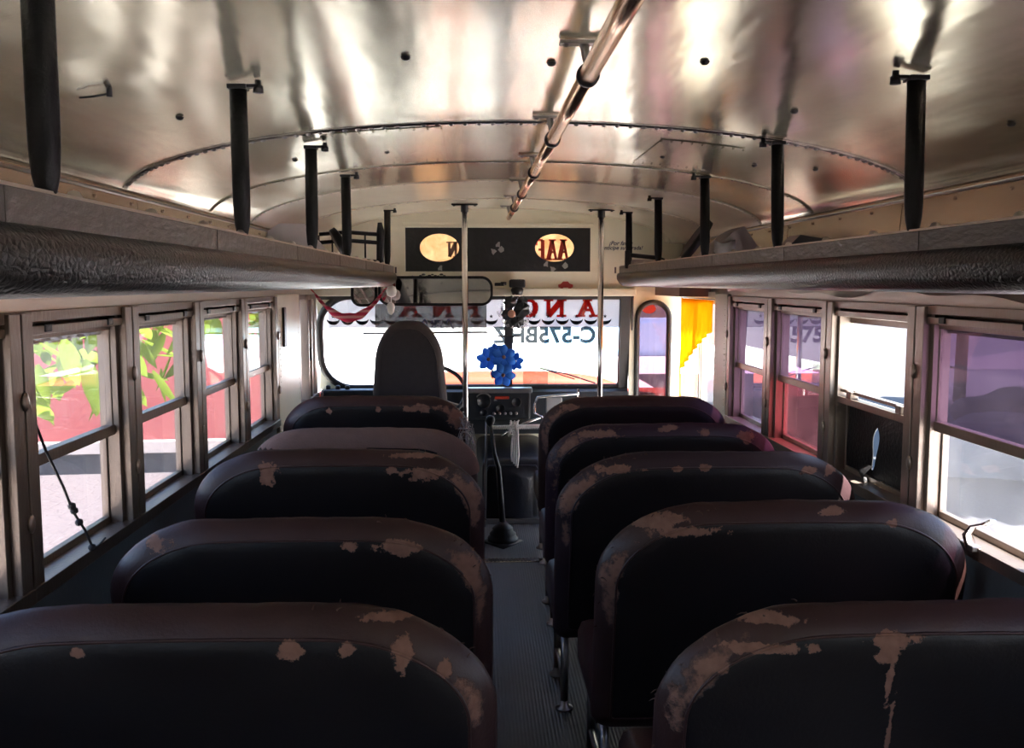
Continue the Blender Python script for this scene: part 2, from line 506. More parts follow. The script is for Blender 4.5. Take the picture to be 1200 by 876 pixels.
def side_wall(name, side, ylist, yend):
    X = XL if side < 0 else XR
    s = side
    def bx(bb, y0, y1, z0, z1, d0=0.0, d1=.06):
        xa, xb = X + s * d0, X + s * d1
        bb.box((min(xa, xb), y0, z0), (max(xa, xb), y1, z1))
    b = MB()
    bx(b, Y0, yend, 0, SILL - .02)
    o = b.build(name, M['lower']); tag(o, kind='structure')
    b = MB(); bx(b, Y0, YF, WTOP, ZR); b.build('header_strip', M['header'], o)
    b = MB()
    # cove: slightly leaning sheet from the rack up to the ceiling
    for j in range(7):
        ya = Y0 + j * 1.05; yb = min(YF, ya + 1.045)
        b.poly([(X - s * .012, ya, ZR), (X - s * .012, yb, ZR), (X, yb, ZC + .005), (X, ya, ZC + .005)])
    bx(b, Y0, YF, ZR, ZC + .05, .012, .06)
    for j in range(26):
        y = Y0 + .1 + j * .27
        b.dome((X - s * .004, y, ZC - .02), .006, (-s, 0, 0), 6)
        b.dome((X - s * .011, y + .1, ZR + .02), .006, (-s, 0, 0), 6)
    b.build('cove_panel', M['cove'], o)
    b = MB(); b.tube([(X - s * .002, Y0, ZC), (X - s * .002, YF, ZC)], .005, 8)
    b.build('cove_moulding', M['steel'], o)
    return o
wl = side_wall('wall_left', -1, WL, 5.9)
wr = side_wall('wall_right', 1, WR, 4.99)

# riveted pillars behind the driver's window and the door
b = MB()
b.box((XL - .06, WL[-1], SILL - .02), (XL + .0, 5.27, WTOP))
b.box((XL, 4.70, SILL - .1), (XL + .018, 5.27, WTOP + .01), bev=.004)
for k in range(24):
    for yy in (4.74, 5.23): b.dome((XL + .018, yy, SILL - .07 + k * .028), .005, (1, 0, 0), 6)
b.build('pillar', M['cream'], wl)
b = MB()
b.box((XL + .018, 4.80, 1.13), (XL + .03, 4.85, 1.33), bev=.004)
b.build('notice_plate', M['blackmetal'], wl)
b = MB()
b.box((XR, WR[-1], SILL - .02), (XR + .06, 5.0, WTOP))
b.box((XR - .02, 4.755, .02), (XR, 5.0, WTOP + .01), bev=.004)
for k in range(44):
    for yy in (4.79, 4.965): b.dome((XR - .02, yy, .1 + k * .029), .005, (-1, 0, 0), 6)
b.build('pillar', M['cream'], wr)
# torn header covering under the right rack
b = MB()
P = []
for j in range(61):
    y = .8 + j * .066
    w = .012 * math.sin(y * 5.1) + .01 * math.sin(y * 11 + 1)
    P.append([(XR - .004, y, ZR), (XR - .018 - .01 * abs(math.sin(y * 4)), y, 1.47), (XR - .006 - .012 * abs(math.sin(y * 7)), y, 1.418 + w)])
b.grid(P)
o = b.build('header_lining', M['header'], wr); solid(o, .003, 0)

# rear wall of the bus behind the camera
b = MB()
b.box((XL - .06, Y0 - .06, 0), (XR + .06, Y0, 1.95))
tag(b.build('wall_rear', M['cream']), kind='structure')

# front wall: header with an opening for the sign, right panel with arched window, firewall
SX0, SX1, SZ0, SZ1 = -.437, .715, 1.525, 1.795
b = MB()
TOPX = [XL + .0 + (XR - XL) * i / 40 for i in range(41)]
def wall_strip(xa, xb, za):
    n = max(1, int((xb - xa) / .06))
    for i in range(n):
        p, q = xa + (xb - xa) * i / n, xa + (xb - xa) * (i + 1) / n
        zp, zq = ceil_z(p, YF) + .03, ceil_z(q, YF) + .03
        for yy in (YF, YF + .05):
            b.poly([(p, yy, za), (q, yy, za), (q, yy, zq), (p, yy, zp)])
wall_strip(XL - .05, SX0, 1.375); wall_strip(SX1, XR + .05, 1.375); wall_strip(SX0, SX1, SZ1)
for yy in (YF, YF + .05):
    b.poly([(SX0, yy, 1.375), (SX1, yy, 1.375), (SX1, yy, SZ0), (SX0, yy, SZ0)])
b.poly([(XL - .05, YF, 1.375), (XR + .05, YF, 1.375), (XR + .05, YF + .05, 1.375), (XL - .05, YF + .05, 1.375)])
b.box((XL - .05, 6.25, 0), (XR + .05, 6.31, .74))
b.box((XL - .05, 5.86, 1.372), (1.0, 5.905, 1.42), bev=.006)
for k in range(44):
    b.dome((XL + .05 + k * .05, YF - .001 if k > 38 else 5.859, 1.405), .004, (0, -1, 0), 6)
for k in range(34):
    b.dome((XL + .25 + k * .053, YF, 1.845), .0035, (0, -1, 0), 6)
wf = b.build('wall_front', M['cream'], fix=True); tag(wf, kind='structure')
b = MB(); b.box((XL - .04, 6.04, .62), (XR + .04, 6.34, .745), bev=.02); b.build('cowl', M['orange'], wf)
# trim bead above the sign
b = MB(); b.box((SX0 - .02, YF - .008, SZ1 + .012), (SX1 + .02, YF, SZ1 + .03), bev=.003)
b.build('sign_bead', M['cream'], wf)

# arched panel right of the windscreen
YP = 5.94
b = MB()
def arch(x0, x1, z0, z1, n=16):
    r = (x1 - x0) / 2; cx = (x0 + x1) / 2
    pts = [(x0, z0), (x1, z0)]
    for i in range(n + 1):
        a = PI * i / n
        pts.append((cx + r * math.cos(a), z1 - r + r * math.sin(a)))
    return pts
def rectlike(x0, x1, z0, z1, n=16):
    pts = [(x0, z0), (x1, z0)]
    for i in range(n + 1):
        a = PI * i / n
        u = math.cos(a); v = math.sin(a); k = 1 / max(abs(u), abs(v))
        cx = (x0 + x1) / 2; r = (x1 - x0) / 2
        pts.append((cx + r * u * k, z1 - .1 + .1 * min(1, v * k) ))
    return pts
ax0, ax1 = 1.035, 1.215
fnp = lambda u, v, d: (u, YP + d, v)
b.bridge(arch(ax0, ax1, .42, 1.32), rectlike(.975, 1.30, .20, 1.375), fnp, 0, .03)
for x in (1.0, 1.28):
    for z in (1.355, 1.1, .9): b.dome((x, YP, z), .006, (0, -1, 0), 6)
b.build('corner_panel', M['cream'], wf)
b = MB()
b.loop([(u, YP - .005, v) for u, v in arch(ax0 - .012, ax1 + .012, .41, 1.332)], .017, 8)
b.build('arch_gasket', M['bar'], wf)
b = MB(); b.prism(arch(ax0, ax1, .42, 1.32), fnp, .012, .016)
b.build('arch_pane', M['mauve'], wf)
b = MB(); b.prism([(1.10 + .045 * math.cos(a * PI / 8) * 1.0, 1.29 + .03 * math.sin(a * PI / 8)) for a in range(16)], fnp, .009, .0115)
b.build('red_sticker', M['red_letter'], wf)

# ------------------------------------------------------------------ windows
def window(n, side, y0, y1, up='glass', low='glass', open_top=False, torn=False, light=False):
    X = XL if side < 0 else XR
    s = side
    fm = M['frame_light'] if light else M['frame']
    w = empty('window_%d' % n, (X, (y0 + y1) / 2, SILL), kind='structure')
    off = w.location
    def L(bb, d0, d1, ya, yb, za, zb, bev=.002):
        """depth d measured outwards from the inner wall face"""
        xa, xb = s * d0, s * d1
        bb.box((min(xa, xb), ya - off.y, za - off.z), (max(xa, xb), yb - off.y, zb - off.z), bev=bev)
    # outer frame: posts both ends (half posts), head and sill
    b = MB()
    for (ya, yb) in ((y0, y0 + .052), (y1 - .052, y1)):
        L(b, -.022, .06, ya + (.004 if ya == y0 else 0), yb - (0 if ya == y0 else .004), SILL - .03, WTOP)
    L(b, -.012, .06, y0, y1, WTOP - .022, WTOP + .004)
    L(b, -.012, .06, y0 + .05, y1 - .05, WTOP - .05, WTOP - .03)
    L(b, .040, .055, y0 + .05, y1 - .05, WTOP - .075, WTOP - .02, 0)
    L(b, -.026, .06, y0, y1, SILL - .03, SILL + .004)
    for (ya, yb) in ((y0 + .052, y0 + .072), (y1 - .072, y1 - .052)):
        L(b, .0, .05, ya, yb, SILL, WTOP - .02, .001)
    b.build('frame', fm, w)
    b = MB()
    for zz in (SILL + .15, SILL + .42):
        c = Vector((-s * .022, y1 - .004 - off.y, zz - off.z))
        b.lathe([(.004, .0), (.014, .0), (.014, .004), (.010, .007), (.004, .007)], Matrix.Translation(c) @ Matrix.Rotation(-s * PI / 2, 4, 'Y') @ Matrix.Scale(1.5, 4, (1, 0, 0)), 14)
    b.build('boss', M['frame_light'], w)
    ga, gb = y0 + .068, y1 - .068
    ZM = 1.045
    if not open_top:
        b = MB()
        L(b, .012, .040, ga, gb, ZM - .016, ZM + .012)
        L(b, .014, .034, ga, gb, 1.322, 1.335)
        L(b, .016, .034, ga, ga + .008, ZM, 1.325); L(b, .016, .034, gb - .008, gb, ZM, 1.325)
        u = b.build('upper_sash', fm, w)
        b = MB(); L(b, .020, .024, ga + .006, gb - .006, ZM + .01, 1.324, 0)
        b.build('pane', M[up], u)
        b = MB()
        for yy in (ga + .06, gb - .09): L(b, -.016, .01, yy, yy + .035, 1.339, 1.358, .003)
        b.build('latch', M['black'], u)
    else:
        b = MB()
        L(b, .0, .04, ga, gb, ZM - .02, ZM + .004)
        L(b, .012, .034, ga, gb, ZM + .018, ZM + .03)
        for yy in (ga + .05, gb - .12): L(b, .0, .03, yy, yy + .04, ZM + .004, ZM + .03, .003)
        L(b, .004, .03, y0 + .07, y0 + .085, 1.24, 1.36)
        b.build('dropped_sash', fm, w)
    b = MB()
    L(b, .034, .054, ga, gb, SILL, SILL + .022)
    L(b, .034, .054, ga, ga + .012, SILL, ZM); L(b, .034, .054, gb - .012, gb, SILL, ZM)
    l = b.build('lower_sash', fm, w)
    if torn:
        b = MB()
        A = []; B = []
        n_ = 40
        hy, hz = y0 + .385, .895
        for i in range(n_):
            a = 2 * PI * i / n_
            r = .145 * (1 + .12 * math.sin(5 * a + 1))
            yy = .022 * math.cos(a) * (1 + .3 * math.sin(3 * a)); zz = .075 * math.sin(a)
            A.append((hy + yy - zz * .25 - off.y, hz + zz - off.z))
            u_, v_ = math.cos(a), math.sin(a); k = 1 / max(abs(u_), abs(v_))
            B.append((((ga + gb) / 2 + (gb - ga) / 2 * u_ * k) - off.y, (SILL + ZM) / 2 + (ZM - SILL) / 2 * v_ * k - off.z))
        b.bridge(A, B, lambda u_, v_, d: (s * (.040 + d) + .004 * math.sin(u_ * 17) * math.sin(v_ * 21), u_, v_), 0, .003)
        # curled flap hanging below the hole
        P = []
        for i in range(7):
            f = i / 6
            P.append([(s * (.036 - .03 * math.sin(f * PI)), hy + .02 + .012 * math.sin(f * 3) - off.y - .02 + j * .022 - f * .012, hz - .06 - .09 * f * (1 - .25 * j) - off.z) for j in range(3)])
        b.grid(P)
        o = b.build('torn_black_cover', M['black'], l)
        o['label'] = 'black cover with a torn slit'
    else:
        b = MB(); L(b, .042, .046, ga + .01, gb - .01, SILL + .02, ZM - .01, 0)
        b.build('pane', M[low], l)
    return w

wn = 1
for k in range(len(WL) - 1):
    window(wn, -1, WL[k], WL[k + 1]); wn += 1
for k in range(len(WR) - 1):
    kind = {4: ('violet', 'glass'), 5: ('glass', 'glass'), 6: ('purple', 'redfilm'), 7: ('purple', 'purple')}.get(k, ('purple', 'glass'))
    window(wn, 1, WR[k], WR[k + 1], kind[0], kind[1], open_top=(k == 5), torn=(k == 5), light=True); wn += 1

# driver's side window
w = empty('window_%d' % wn, (XL, 5.53, SILL), kind='structure'); wn += 1
b = MB()
for (ya, yb, d) in ((5.27, 5.31, .0), (5.50, 5.52, .01), (5.56, 5.60, -.01), (5.66, 5.69, .0), (5.80, 5.88, -.006)):
    b.box((-.06, ya - 5.53, -.06), (.016 + d, yb - 5.53, WTOP - SILL), bev=.004)
b.box((-.06, 5.27 - 5.53, WTOP - SILL - .03), (.012, 5.88 - 5.53, WTOP - SILL), bev=.004)
b.box((-.06, 5.27 - 5.53, -.06), (.02, 5.88 - 5.53, 0), bev=.004)
b.build('frame', M['frame_light'], w)
b = MB(); b.box((-.04, 5.31 - 5.53, 0), (-.036, 5.80 - 5.53, WTOP - SILL - .03))
b.build('pane', M['glass'], w)
b = MB(); b.box((.01, 5.565 - 5.53, .22), (.03, 5.595 - 5.53, .30), bev=.006); b.build('latch', M['blackmetal'], w)

# windscreen
ZB, ZT = .785, 1.372
def wsy(z): return 5.925 + (ZT - z) * .16
w = empty('window_%d' % wn, (0, 0, 0), kind='structure'); wn += 1
ws = w
def plate(bb, x0, x1, z0, z1, d0, d1):
    P = [(x0, z0), (x1, z0), (x1, z1), (x0, z1)]
    bb.prism(P, lambda u, v, d: (u, wsy(v) + d, v), d0, d1)
WX0, WX1, CB = -.985, .93, .205
for (xa, xb) in ((WX0, CB), (CB, WX1 + .01)):
    b = MB(); plate(b, xa, xb, ZB, ZT, .004, .009); b.build('pane', M['windscreen'], w)
b = MB()
# gasket with rounded left corners
pts = []
r = .20
for (cx, cz, a0) in ((WX0 + r, ZB + r, PI), (WX1 - .03, ZB + .03, 1.5 * PI), (WX1 - .03, ZT - .03, 0), (WX0 + r, ZT - r, .5 * PI)):
    rr = r if cx < 0 else .03
    for i in range(9):
        a = a0 + PI / 2 * i / 8
        pts.append((cx + rr * math.cos(a), cz + rr * math.sin(a)))
b.loop([(u, wsy(v) - .004, v) for u, v in pts], .022, 8)
b.build('gasket', M['bar'], w)
b = MB()
for zc, sg in ((ZT, 1), (ZB, -1)):
    pg = [(WX0 - .02, zc + sg * .01)]
    for i in range(9):
        a = PI - sg * PI / 2 * i / 8
        pg.append((WX0 + r + r * math.cos(a) , zc - sg * r + r * math.sin(a)))
    pg.append((WX0 + r, zc + sg * .01))
    b.prism(pg, lambda u, v, d: (u, wsy(v) + d, v), -.004, .01)
b.build('corner_fill', M['cream'], w)
b = MB()
plate(b, CB - .026, CB + .026, ZB - .02, ZT, -.02, .02)
b.box((CB - .07, wsy(1.12) - .03, 1.112), (CB + .07, wsy(1.12) - .015, 1.124), bev=.003)
b.build('centre_bar', M['bar'], w)
b = MB()
plate(b, .915, .975, .30, ZT + .005, -.035, .03)
plate(b, .985, .995, .30, ZT, -.02, .01)
b.build('side_jamb', M['bar'], w)
b = MB(); plate(b, -.99, .96, 1.35, 1.388, -.03, .02); b.build('top_rail', M['bar'], w)

# white banner film with lettering facing the street
FZ0, FZ1 = 1.172, 1.35
b = MB(); plate(b, -.93, CB - .03, FZ0, FZ1, .0105, .0115); plate(b, CB + .03, .914, FZ0, FZ1, .0105, .0115)
bf = b.build('banner_film', M['film'], w); bf['label'] = 'white sun strip of film'
def wfn(cx, cz, dd=.0): return lambda u, v, d: (cx + u, wsy(cz + v) + dd + d, cz + v)
def stroke(bb, fn, p, q, wd, d=.0):
    p = Vector((p[0], p[1])); q = Vector((q[0], q[1])); t_ = (q - p).normalized(); n_ = Vector((-t_.y, t_.x)) * wd / 2
    bb.prism([tuple(p + n_), tuple(p - n_), tuple(q - n_), tuple(q + n_)], fn, d, d + .0008)
def slab(bb, ch, fn, h, ww, tk, mir=-1):
    """blocky slab-serif letter built of strokes, mirrored by mir"""
    f2 = lambda u, v, d: fn(u * mir, v, d)
    H = h / 2; W_ = ww / 2
    def serif(x, z): stroke(bb, f2, (x - tk * .95, z), (x + tk * .95, z), tk * .45)
    if ch == 'A':
        stroke(bb, f2, (-W_, -H), (0, H), tk * .7); stroke(bb, f2, (W_, -H), (0, H), tk * 1.15)
        stroke(bb, f2, (-W_ * .6, -H * .25), (W_ * .6, -H * .25), tk * .55); serif(-W_, -H); serif(W_, -H); serif(0, H)
    elif ch == 'N':
        stroke(bb, f2, (-W_, -H), (-W_, H), tk * .8); stroke(bb, f2, (W_, -H), (W_, H), tk * .8); stroke(bb, f2, (-W_, H), (W_, -H), tk * 1.2)
        serif(-W_, -H); serif(-W_, H); serif(W_, H)
    elif ch == 'F':
        stroke(bb, f2, (-W_ * .6, -H), (-W_ * .6, H), tk); stroke(bb, f2, (-W_ * .6, H), (W_, H), tk * .6); stroke(bb, f2, (-W_ * .6, 0), (W_ * .5, 0), tk * .6)
        serif(-W_ * .6, -H); stroke(bb, f2, (W_, H), (W_, H * .45), tk * .5)
    elif ch == 'C':
        for i in range(14):
            a0 = math.radians(45 + 270 * i / 14); a1 = math.radians(45 + 270 * (i + 1.15) / 14)
            stroke(bb, f2, (W_ * math.cos(a0), H * math.sin(a0)), (W_ * math.cos(a1), H * math.sin(a1)), tk * (1.1 if 4 < i < 10 else .7))
        stroke(bb, f2, (W_ * .75, H), (W_ * .75, H * .4), tk * .5)
LET = [('A', .705), ('N', .50), ('C', .335), ('F', -.03), ('N', -.215), ('A', -.415)]
b = MB(); b2 = MB()
for ch, x in LET:
    slab(b2, ch, wfn(x, 1.296, .0090), .108, .090, .044)
    slab(b, ch, wfn(x, 1.296, .0078), .100, .084, .032)
b2.build('letter_outline', M['white_vinyl'], w)
o = b.build('red_lettering', M['red_vinyl'], w); o['label'] = 'red slab capitals read from the street'
# garland of crescents and stars
b = MB()
x = -.90
while x < .9:
    if abs(x - CB) > .06:
        fn = wfn(x, 1.215, .0085)
        pts = [(.042 * math.cos(a), .040 * math.sin(a) + .014) for a in [PI + PI * i / 10 for i in range(11)]]
        pts += [(.037 * math.cos(a), .012 * math.sin(a) + .010) for a in [2 * PI - PI * i / 10 for i in range(1, 10)]]
        b.prism(pts, fn, 0, .0008)
        st = []
        for i in range(10):
            rr = .014 if i % 2 == 0 else .006
            a = PI / 2 + PI * i / 5
            st.append((rr * math.cos(a), .028 + rr * math.sin(a)))
        b.prism(st, fn, 0, .0008)
    x += .0905
b.build('crescent_garland', M['teal_vinyl'], w)
b = MB()
text_bm(b, 'C-575BHZ', .142, wfn(.44, 1.118, .0095), bold=.0055, mirror=True, spacing=1.03)
o = b.build('number_lettering', M['teal_vinyl'], w); o['label'] = 'dark plate number read from the street'

# passenger door: folding leaves in the right wall
w = empty('door_1', (XR, 5.45, 0), kind='structure')
for (ya, yb) in ((5.01, 5.44), (5.46, 5.88)):
    b = MB()
    yo = 5.45
    for (p, q, z0, z1) in ((ya, ya + .028, -.35, 1.36), (yb - .028, yb, -.35, 1.36), (ya, yb, 1.335, 1.37), (ya, yb, -.35, -.30), (ya, yb, .36, .40)):
        b.box((.012, p - yo, z0), (.045, q - yo, z1), bev=.003)
    lf = b.build('door_leaf', M['cream'], w)
    b = MB(); b.box((.027, ya + .02 - yo, -.3), (.031, yb - .02 - yo, 1.34)); b.build('pane', M['glass'], lf)
b = MB(); b.box((-.02, 5.0 - 5.45, WTOP - .012), (.06, 5.9 - 5.45, WTOP + .02)); b.build('door_head', M['cream'], w)

# ------------------------------------------------------------------ luggage racks
def rack(side, ypos, name_label):
    X = XL if side < 0 else XR
    s = side                                   # outwards
    LX = -.49 if side < 0 else .86
    r = empty('luggage_rack', (X, 0, 1.53), name_label, 'luggage rack')
    o3 = r.location
    yA, yB = -1.0, 5.62
    b = MB()
    b.box((X - s * .03 - o3.x if s > 0 else X - o3.x, yA, 1.518 - o3.z), (X - o3.x if s > 0 else X + .03 - o3.x, yB, 1.534 - o3.z))
    for k in range(1, 7):                       # open shelf of long tubes on cross bars
        xx = LX + (X - LX) * k / 7
        b.tube([(xx - o3.x, yA, 1.526 - o3.z), (xx - o3.x, yB, 1.526 - o3.z)], .008, 8)
    for k in range(9):
        y = yA + .1 + k * .81
        b.box((min(X, LX) - o3.x, y, 1.512 - o3.z), (max(X, LX) - o3.x, y + .025, 1.520 - o3.z))
    b.build('shelf', M['header'], r)
    # roll (sweep of a half-round section along the lip)
    sec = [(-.004, .000), (.014, -.006), (.024, -.020), (.027, -.040), (.020, -.062), (.004, -.077), (-.02, -.083), (-.055, -.084), (-.055, -.070), (-.03, -.03), (-.02, 0)]
    b = MB()
    P = []
    ny = 140
    for i in range(ny + 1):
        y = yA + (yB - yA) * i / ny
        row = []
        for k, (u, v) in enumerate(sec):
            wv = .0025 * mnoise.noise(Vector((u * 20, y * 5, v * 30)))
            cut = max(0, (y - (yB - .10)) / .10) * (-v * 1.6)      # mitred far end
            row.append((LX - s * (u + wv) - o3.x, y - cut, 1.516 + v - o3.z))
        P.append(row + [row[0]])
    b.grid(P)
    b.build('padded_roll', M['leather'], r)
    b = MB()
    b.box((LX - .004 - o3.x, yA, 1.512 - o3.z), (LX + .004 - o3.x, yB, 1.552 - o3.z), bev=.002)
    for j in range(9):
        y = yA + .4 + j * .8
        b.box((LX - .0052 - o3.x, y, 1.513 - o3.z), (LX + .0052 - o3.x, y + .004, 1.551 - o3.z))
    b.build('edge_strip', M['leather_strip'], r)
    b = MB()
    b.box((min(LX, LX + s * .03) - o3.x, yA, 1.5525 - o3.z), (max(LX, LX + s * .03) - o3.x, yB, 1.5565 - o3.z))
    for j in range(24):
        y = yA + .25 + j * .28
        if y < yB - .05: b.dome((LX + s * .012 - o3.x, y, 1.5565 - o3.z), .011, (0, 0, 1), 8, .9)
    b.build('lip_angle', M['header'], r)
    for (yb_, yt_) in ypos:
        zt = ceil_z(LX, yt_)
        b = MB()
        xb = LX + s * .010 - o3.x
        zz = [1.548, 1.556, 1.575, 1.61, 1.66, zt - .012]
        rr = [.005, .012, .016, .0185, .0190, .0185]
        pts = []
        for z, q in zip(zz, rr):
            f = (z - 1.55) / (zt - 1.55)
            pts.append((xb - s * .0, yb_ + (yt_ - yb_) * f, z - o3.z))
        b.tube(pts, rr, 14, flat=.8, up=(1, 0, 0))
        h = b.build('hanger', M['black'], r)
        b = MB()
        b.box((xb - .02, yt_ - .018, zt - .020 - o3.z), (xb + .02, yt_ + .018, zt - .010 - o3.z), bev=.002)
        b.box((min(xb, xb - s * .05), yt_ - .010, zt - .016 - o3.z), (max(xb, xb - s * .05), yt_ + .010, zt - .009 - o3.z), bev=.002)
        b.lathe([(.011, -.026), (.011, -.012), (.007, -.012), (.007, .0)], Matrix.Translation((xb - s * .042, yt_, zt - o3.z)), 8)
        b.build('bracket', M['blackmetal'], h)
    return r
rack(-1, [(1.13, 1.13), (2.055, 2.048), (2.918, 2.928), (3.70, 3.69), (5.36, 5.40)], 'long overhead luggage rack with black padded lip above the left windows')
rack(1, [(1.856, 1.868), (2.70, 2.727), (3.564, 3.59), (4.482, 4.506), (5.346, 5.37)], 'long overhead luggage rack with grey-black padded lip above the right windows')

# ------------------------------------------------------------------ ceiling rail and poles
r = empty('ceiling_rail', (.205, 0, 1.845), 'long copper coloured grab rail running along the ceiling centre', 'grab rail')
def rx(y): return .012 - .004 * (y - 1.3)
b = MB()
ring_y = [1.0, 1.83, 2.63, 3.41, 4.23, 4.98]
ends = [-.9] + ring_y + [5.75]
for i in range(len(ends) - 1):
    b.tube([(rx(ends[i]), ends[i], 0), (rx(ends[i + 1]), ends[i + 1], 0)], .0185 - .0007 * i, 16)
b.build('tube', M['copper'], r)
for y in ring_y:
    b = MB()
    b.tube([(rx(y), y - .008, 0), (rx(y), y + .008, 0)], .0225, 16)
    g = b.build('collar', M['blackmetal'], r)
for y in ring_y + [5.62]:
    x = rx(y)
    zt = ceil_z(.205 + x, y) - 1.845
    b = MB()
    b.tube([(x, y, .018), (x - .004, y, .03), (x - .008, y, zt - .004)], [.008, .007, .010], 10)
    b.box((x - .055, y - .014, zt - .010), (x + .03, y + .014, zt - .003), bev=.002)
    for q in (-.042, .018): b.dome((x + q, y, zt - .010), .008, (0, 0, -1), 8)
    b.build('bracket', M['steel'], r)

def pole(x, y, label, top):
    o = empty('grab_pole', (x, y, 0), label, 'pole', 'upright grab poles')
    b = MB(); b.tube([(0, 0, .012), (0, 0, top - .012)], .0165, 16); b.build('tube', M['chrome'], o)
    b = MB(); b.lathe([(.05, 0), (.05, .008), (.022, .014), (.022, .03)], None, 18); b.build('base_flange', M['steel'], o)
    b = MB()
    b.lathe([(.022, top - .05), (.022, top - .014), (.03, top - .012)], None, 16)
    b.box((-.075, -.022, top - .013), (.075, .022, top - .004), bev=.003)
    for q in (-.06, .06): b.dome((q, 0, top - .013), .010, (0, 0, -1), 8)
    b.build('top_flange', M['blackmetal'], o)
pole(-.064, 5.45, 'upright chrome grab pole beside the driver seat', ceil_z(-.064, 5.45))
pole(.728, 5.48, 'upright chrome grab pole rising behind the front right bench', ceil_z(.728, 5.48))

# ------------------------------------------------------------------ bench seats
def outline(e, W, zb, H, Rx, Rz, rb=.05, arch_=.012, taper=0.0):
    W2 = W / 2 - e; zt = H - e; z0 = zb + e
    rx_ = max(.015, Rx - e * .55); rz_ = max(.015, Rz - e * .75); rb_ = max(.01, rb - e)
    pts = []
    def add(x, z):
        f = (z - z0) / max(.01, zt - z0)
        pts.append((x * (1 - taper * f), z + (arch_ * (1 - (x / max(.01, W2)) ** 2) * max(0, (f - .6) / .4))))
    for i in range(10): add(-W2 + rb_ + (2 * W2 - 2 * rb_) * i / 10, z0)
    for i in range(6):
        a = -PI / 2 + PI / 2 * i / 6; add(W2 - rb_ + rb_ * math.cos(a), z0 + rb_ + rb_ * math.sin(a))
    for i in range(10): add(W2, z0 + rb_ + (zt - rz_ - z0 - rb_) * i / 10)
    for i in range(18):
        a = PI / 2 * i / 18; add(W2 - rx_ + rx_ * math.cos(a) , zt - rz_ + rz_ * math.sin(a))
    for i in range(24): add(W2 - rx_ - (2 * W2 - 2 * rx_) * i / 24, zt)
    for i in range(18):
        a = PI / 2 + PI / 2 * i / 18; add(-W2 + rx_ + rx_ * math.cos(a), zt - rz_ + rz_ * math.sin(a))
    for i in range(10): add(-W2, zt - rz_ - (zt - rz_ - z0 - rb_) * i / 10)
    for i in range(6):
        a = PI + PI / 2 * i / 6; add(-W2 + rb_ + rb_ * math.cos(a), z0 + rb_ + rb_ * math.sin(a))
    return pts

PROF = [(.15, -.056), (.10, -.056), (.075, -.055), (.060, -.0525), (.046, -.047), (.030, -.038), (.016, -.026), (.005, -.012), (0, 0),
        (.005, .012), (.016, .026), (.030, .038), (.050, .047), (.080, .052), (.14, .054)]

def slab_back(W, zb, H, Rx, Rz, tilt, prof=PROF, grow=0.0, zmin=None, taper=0.0, wob=0.0, seed=0.0, arch_=.012):
    b = MB()
    lay = b.bm.verts.layers.float.new('inset')
    tt = math.tan(math.radians(tilt))
    rings = []
    for (e, y) in prof:
        ring = []
        for (x, z) in outline(e - grow, W, zb, H, Rx, Rz, taper=taper, arch_=arch_):
            yy = y + (grow if y > 0 else -grow if y < 0 else 0) + (H - z) * tt
            if wob:
                q = mnoise.noise(Vector((x * 6 + seed, z * 6, y * 10)))
                q2 = mnoise.noise(Vector((x * 25 + seed, z * 25, y * 20 + 3)))
                k = wob * (1 if e < .09 else .4)
                z += q * k + q2 * k * .35; yy += q2 * k * .6
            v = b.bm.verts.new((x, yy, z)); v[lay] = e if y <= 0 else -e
            ring.append(v)
        rings.append(ring)
    n = len(rings[0])
    for i in range(len(rings) - 1):
        for k in range(n):
            q = [rings[i][k], rings[i][(k + 1) % n], rings[i + 1][(k + 1) % n], rings[i + 1][k]]
            if zmin is not None and min(v.co.z for v in q) < zmin(q[0].co.x): continue
            b.face(q)
    if zmin is None:
        # dense caps: strips across the ring so the flat faces shade evenly
        for ring in (rings[0], rings[-1]):
            b.face(ring)
    else:
        bmesh.ops.delete(b.bm, geom=[v for v in b.bm.verts if not v.link_faces], context='VERTS')
    return b

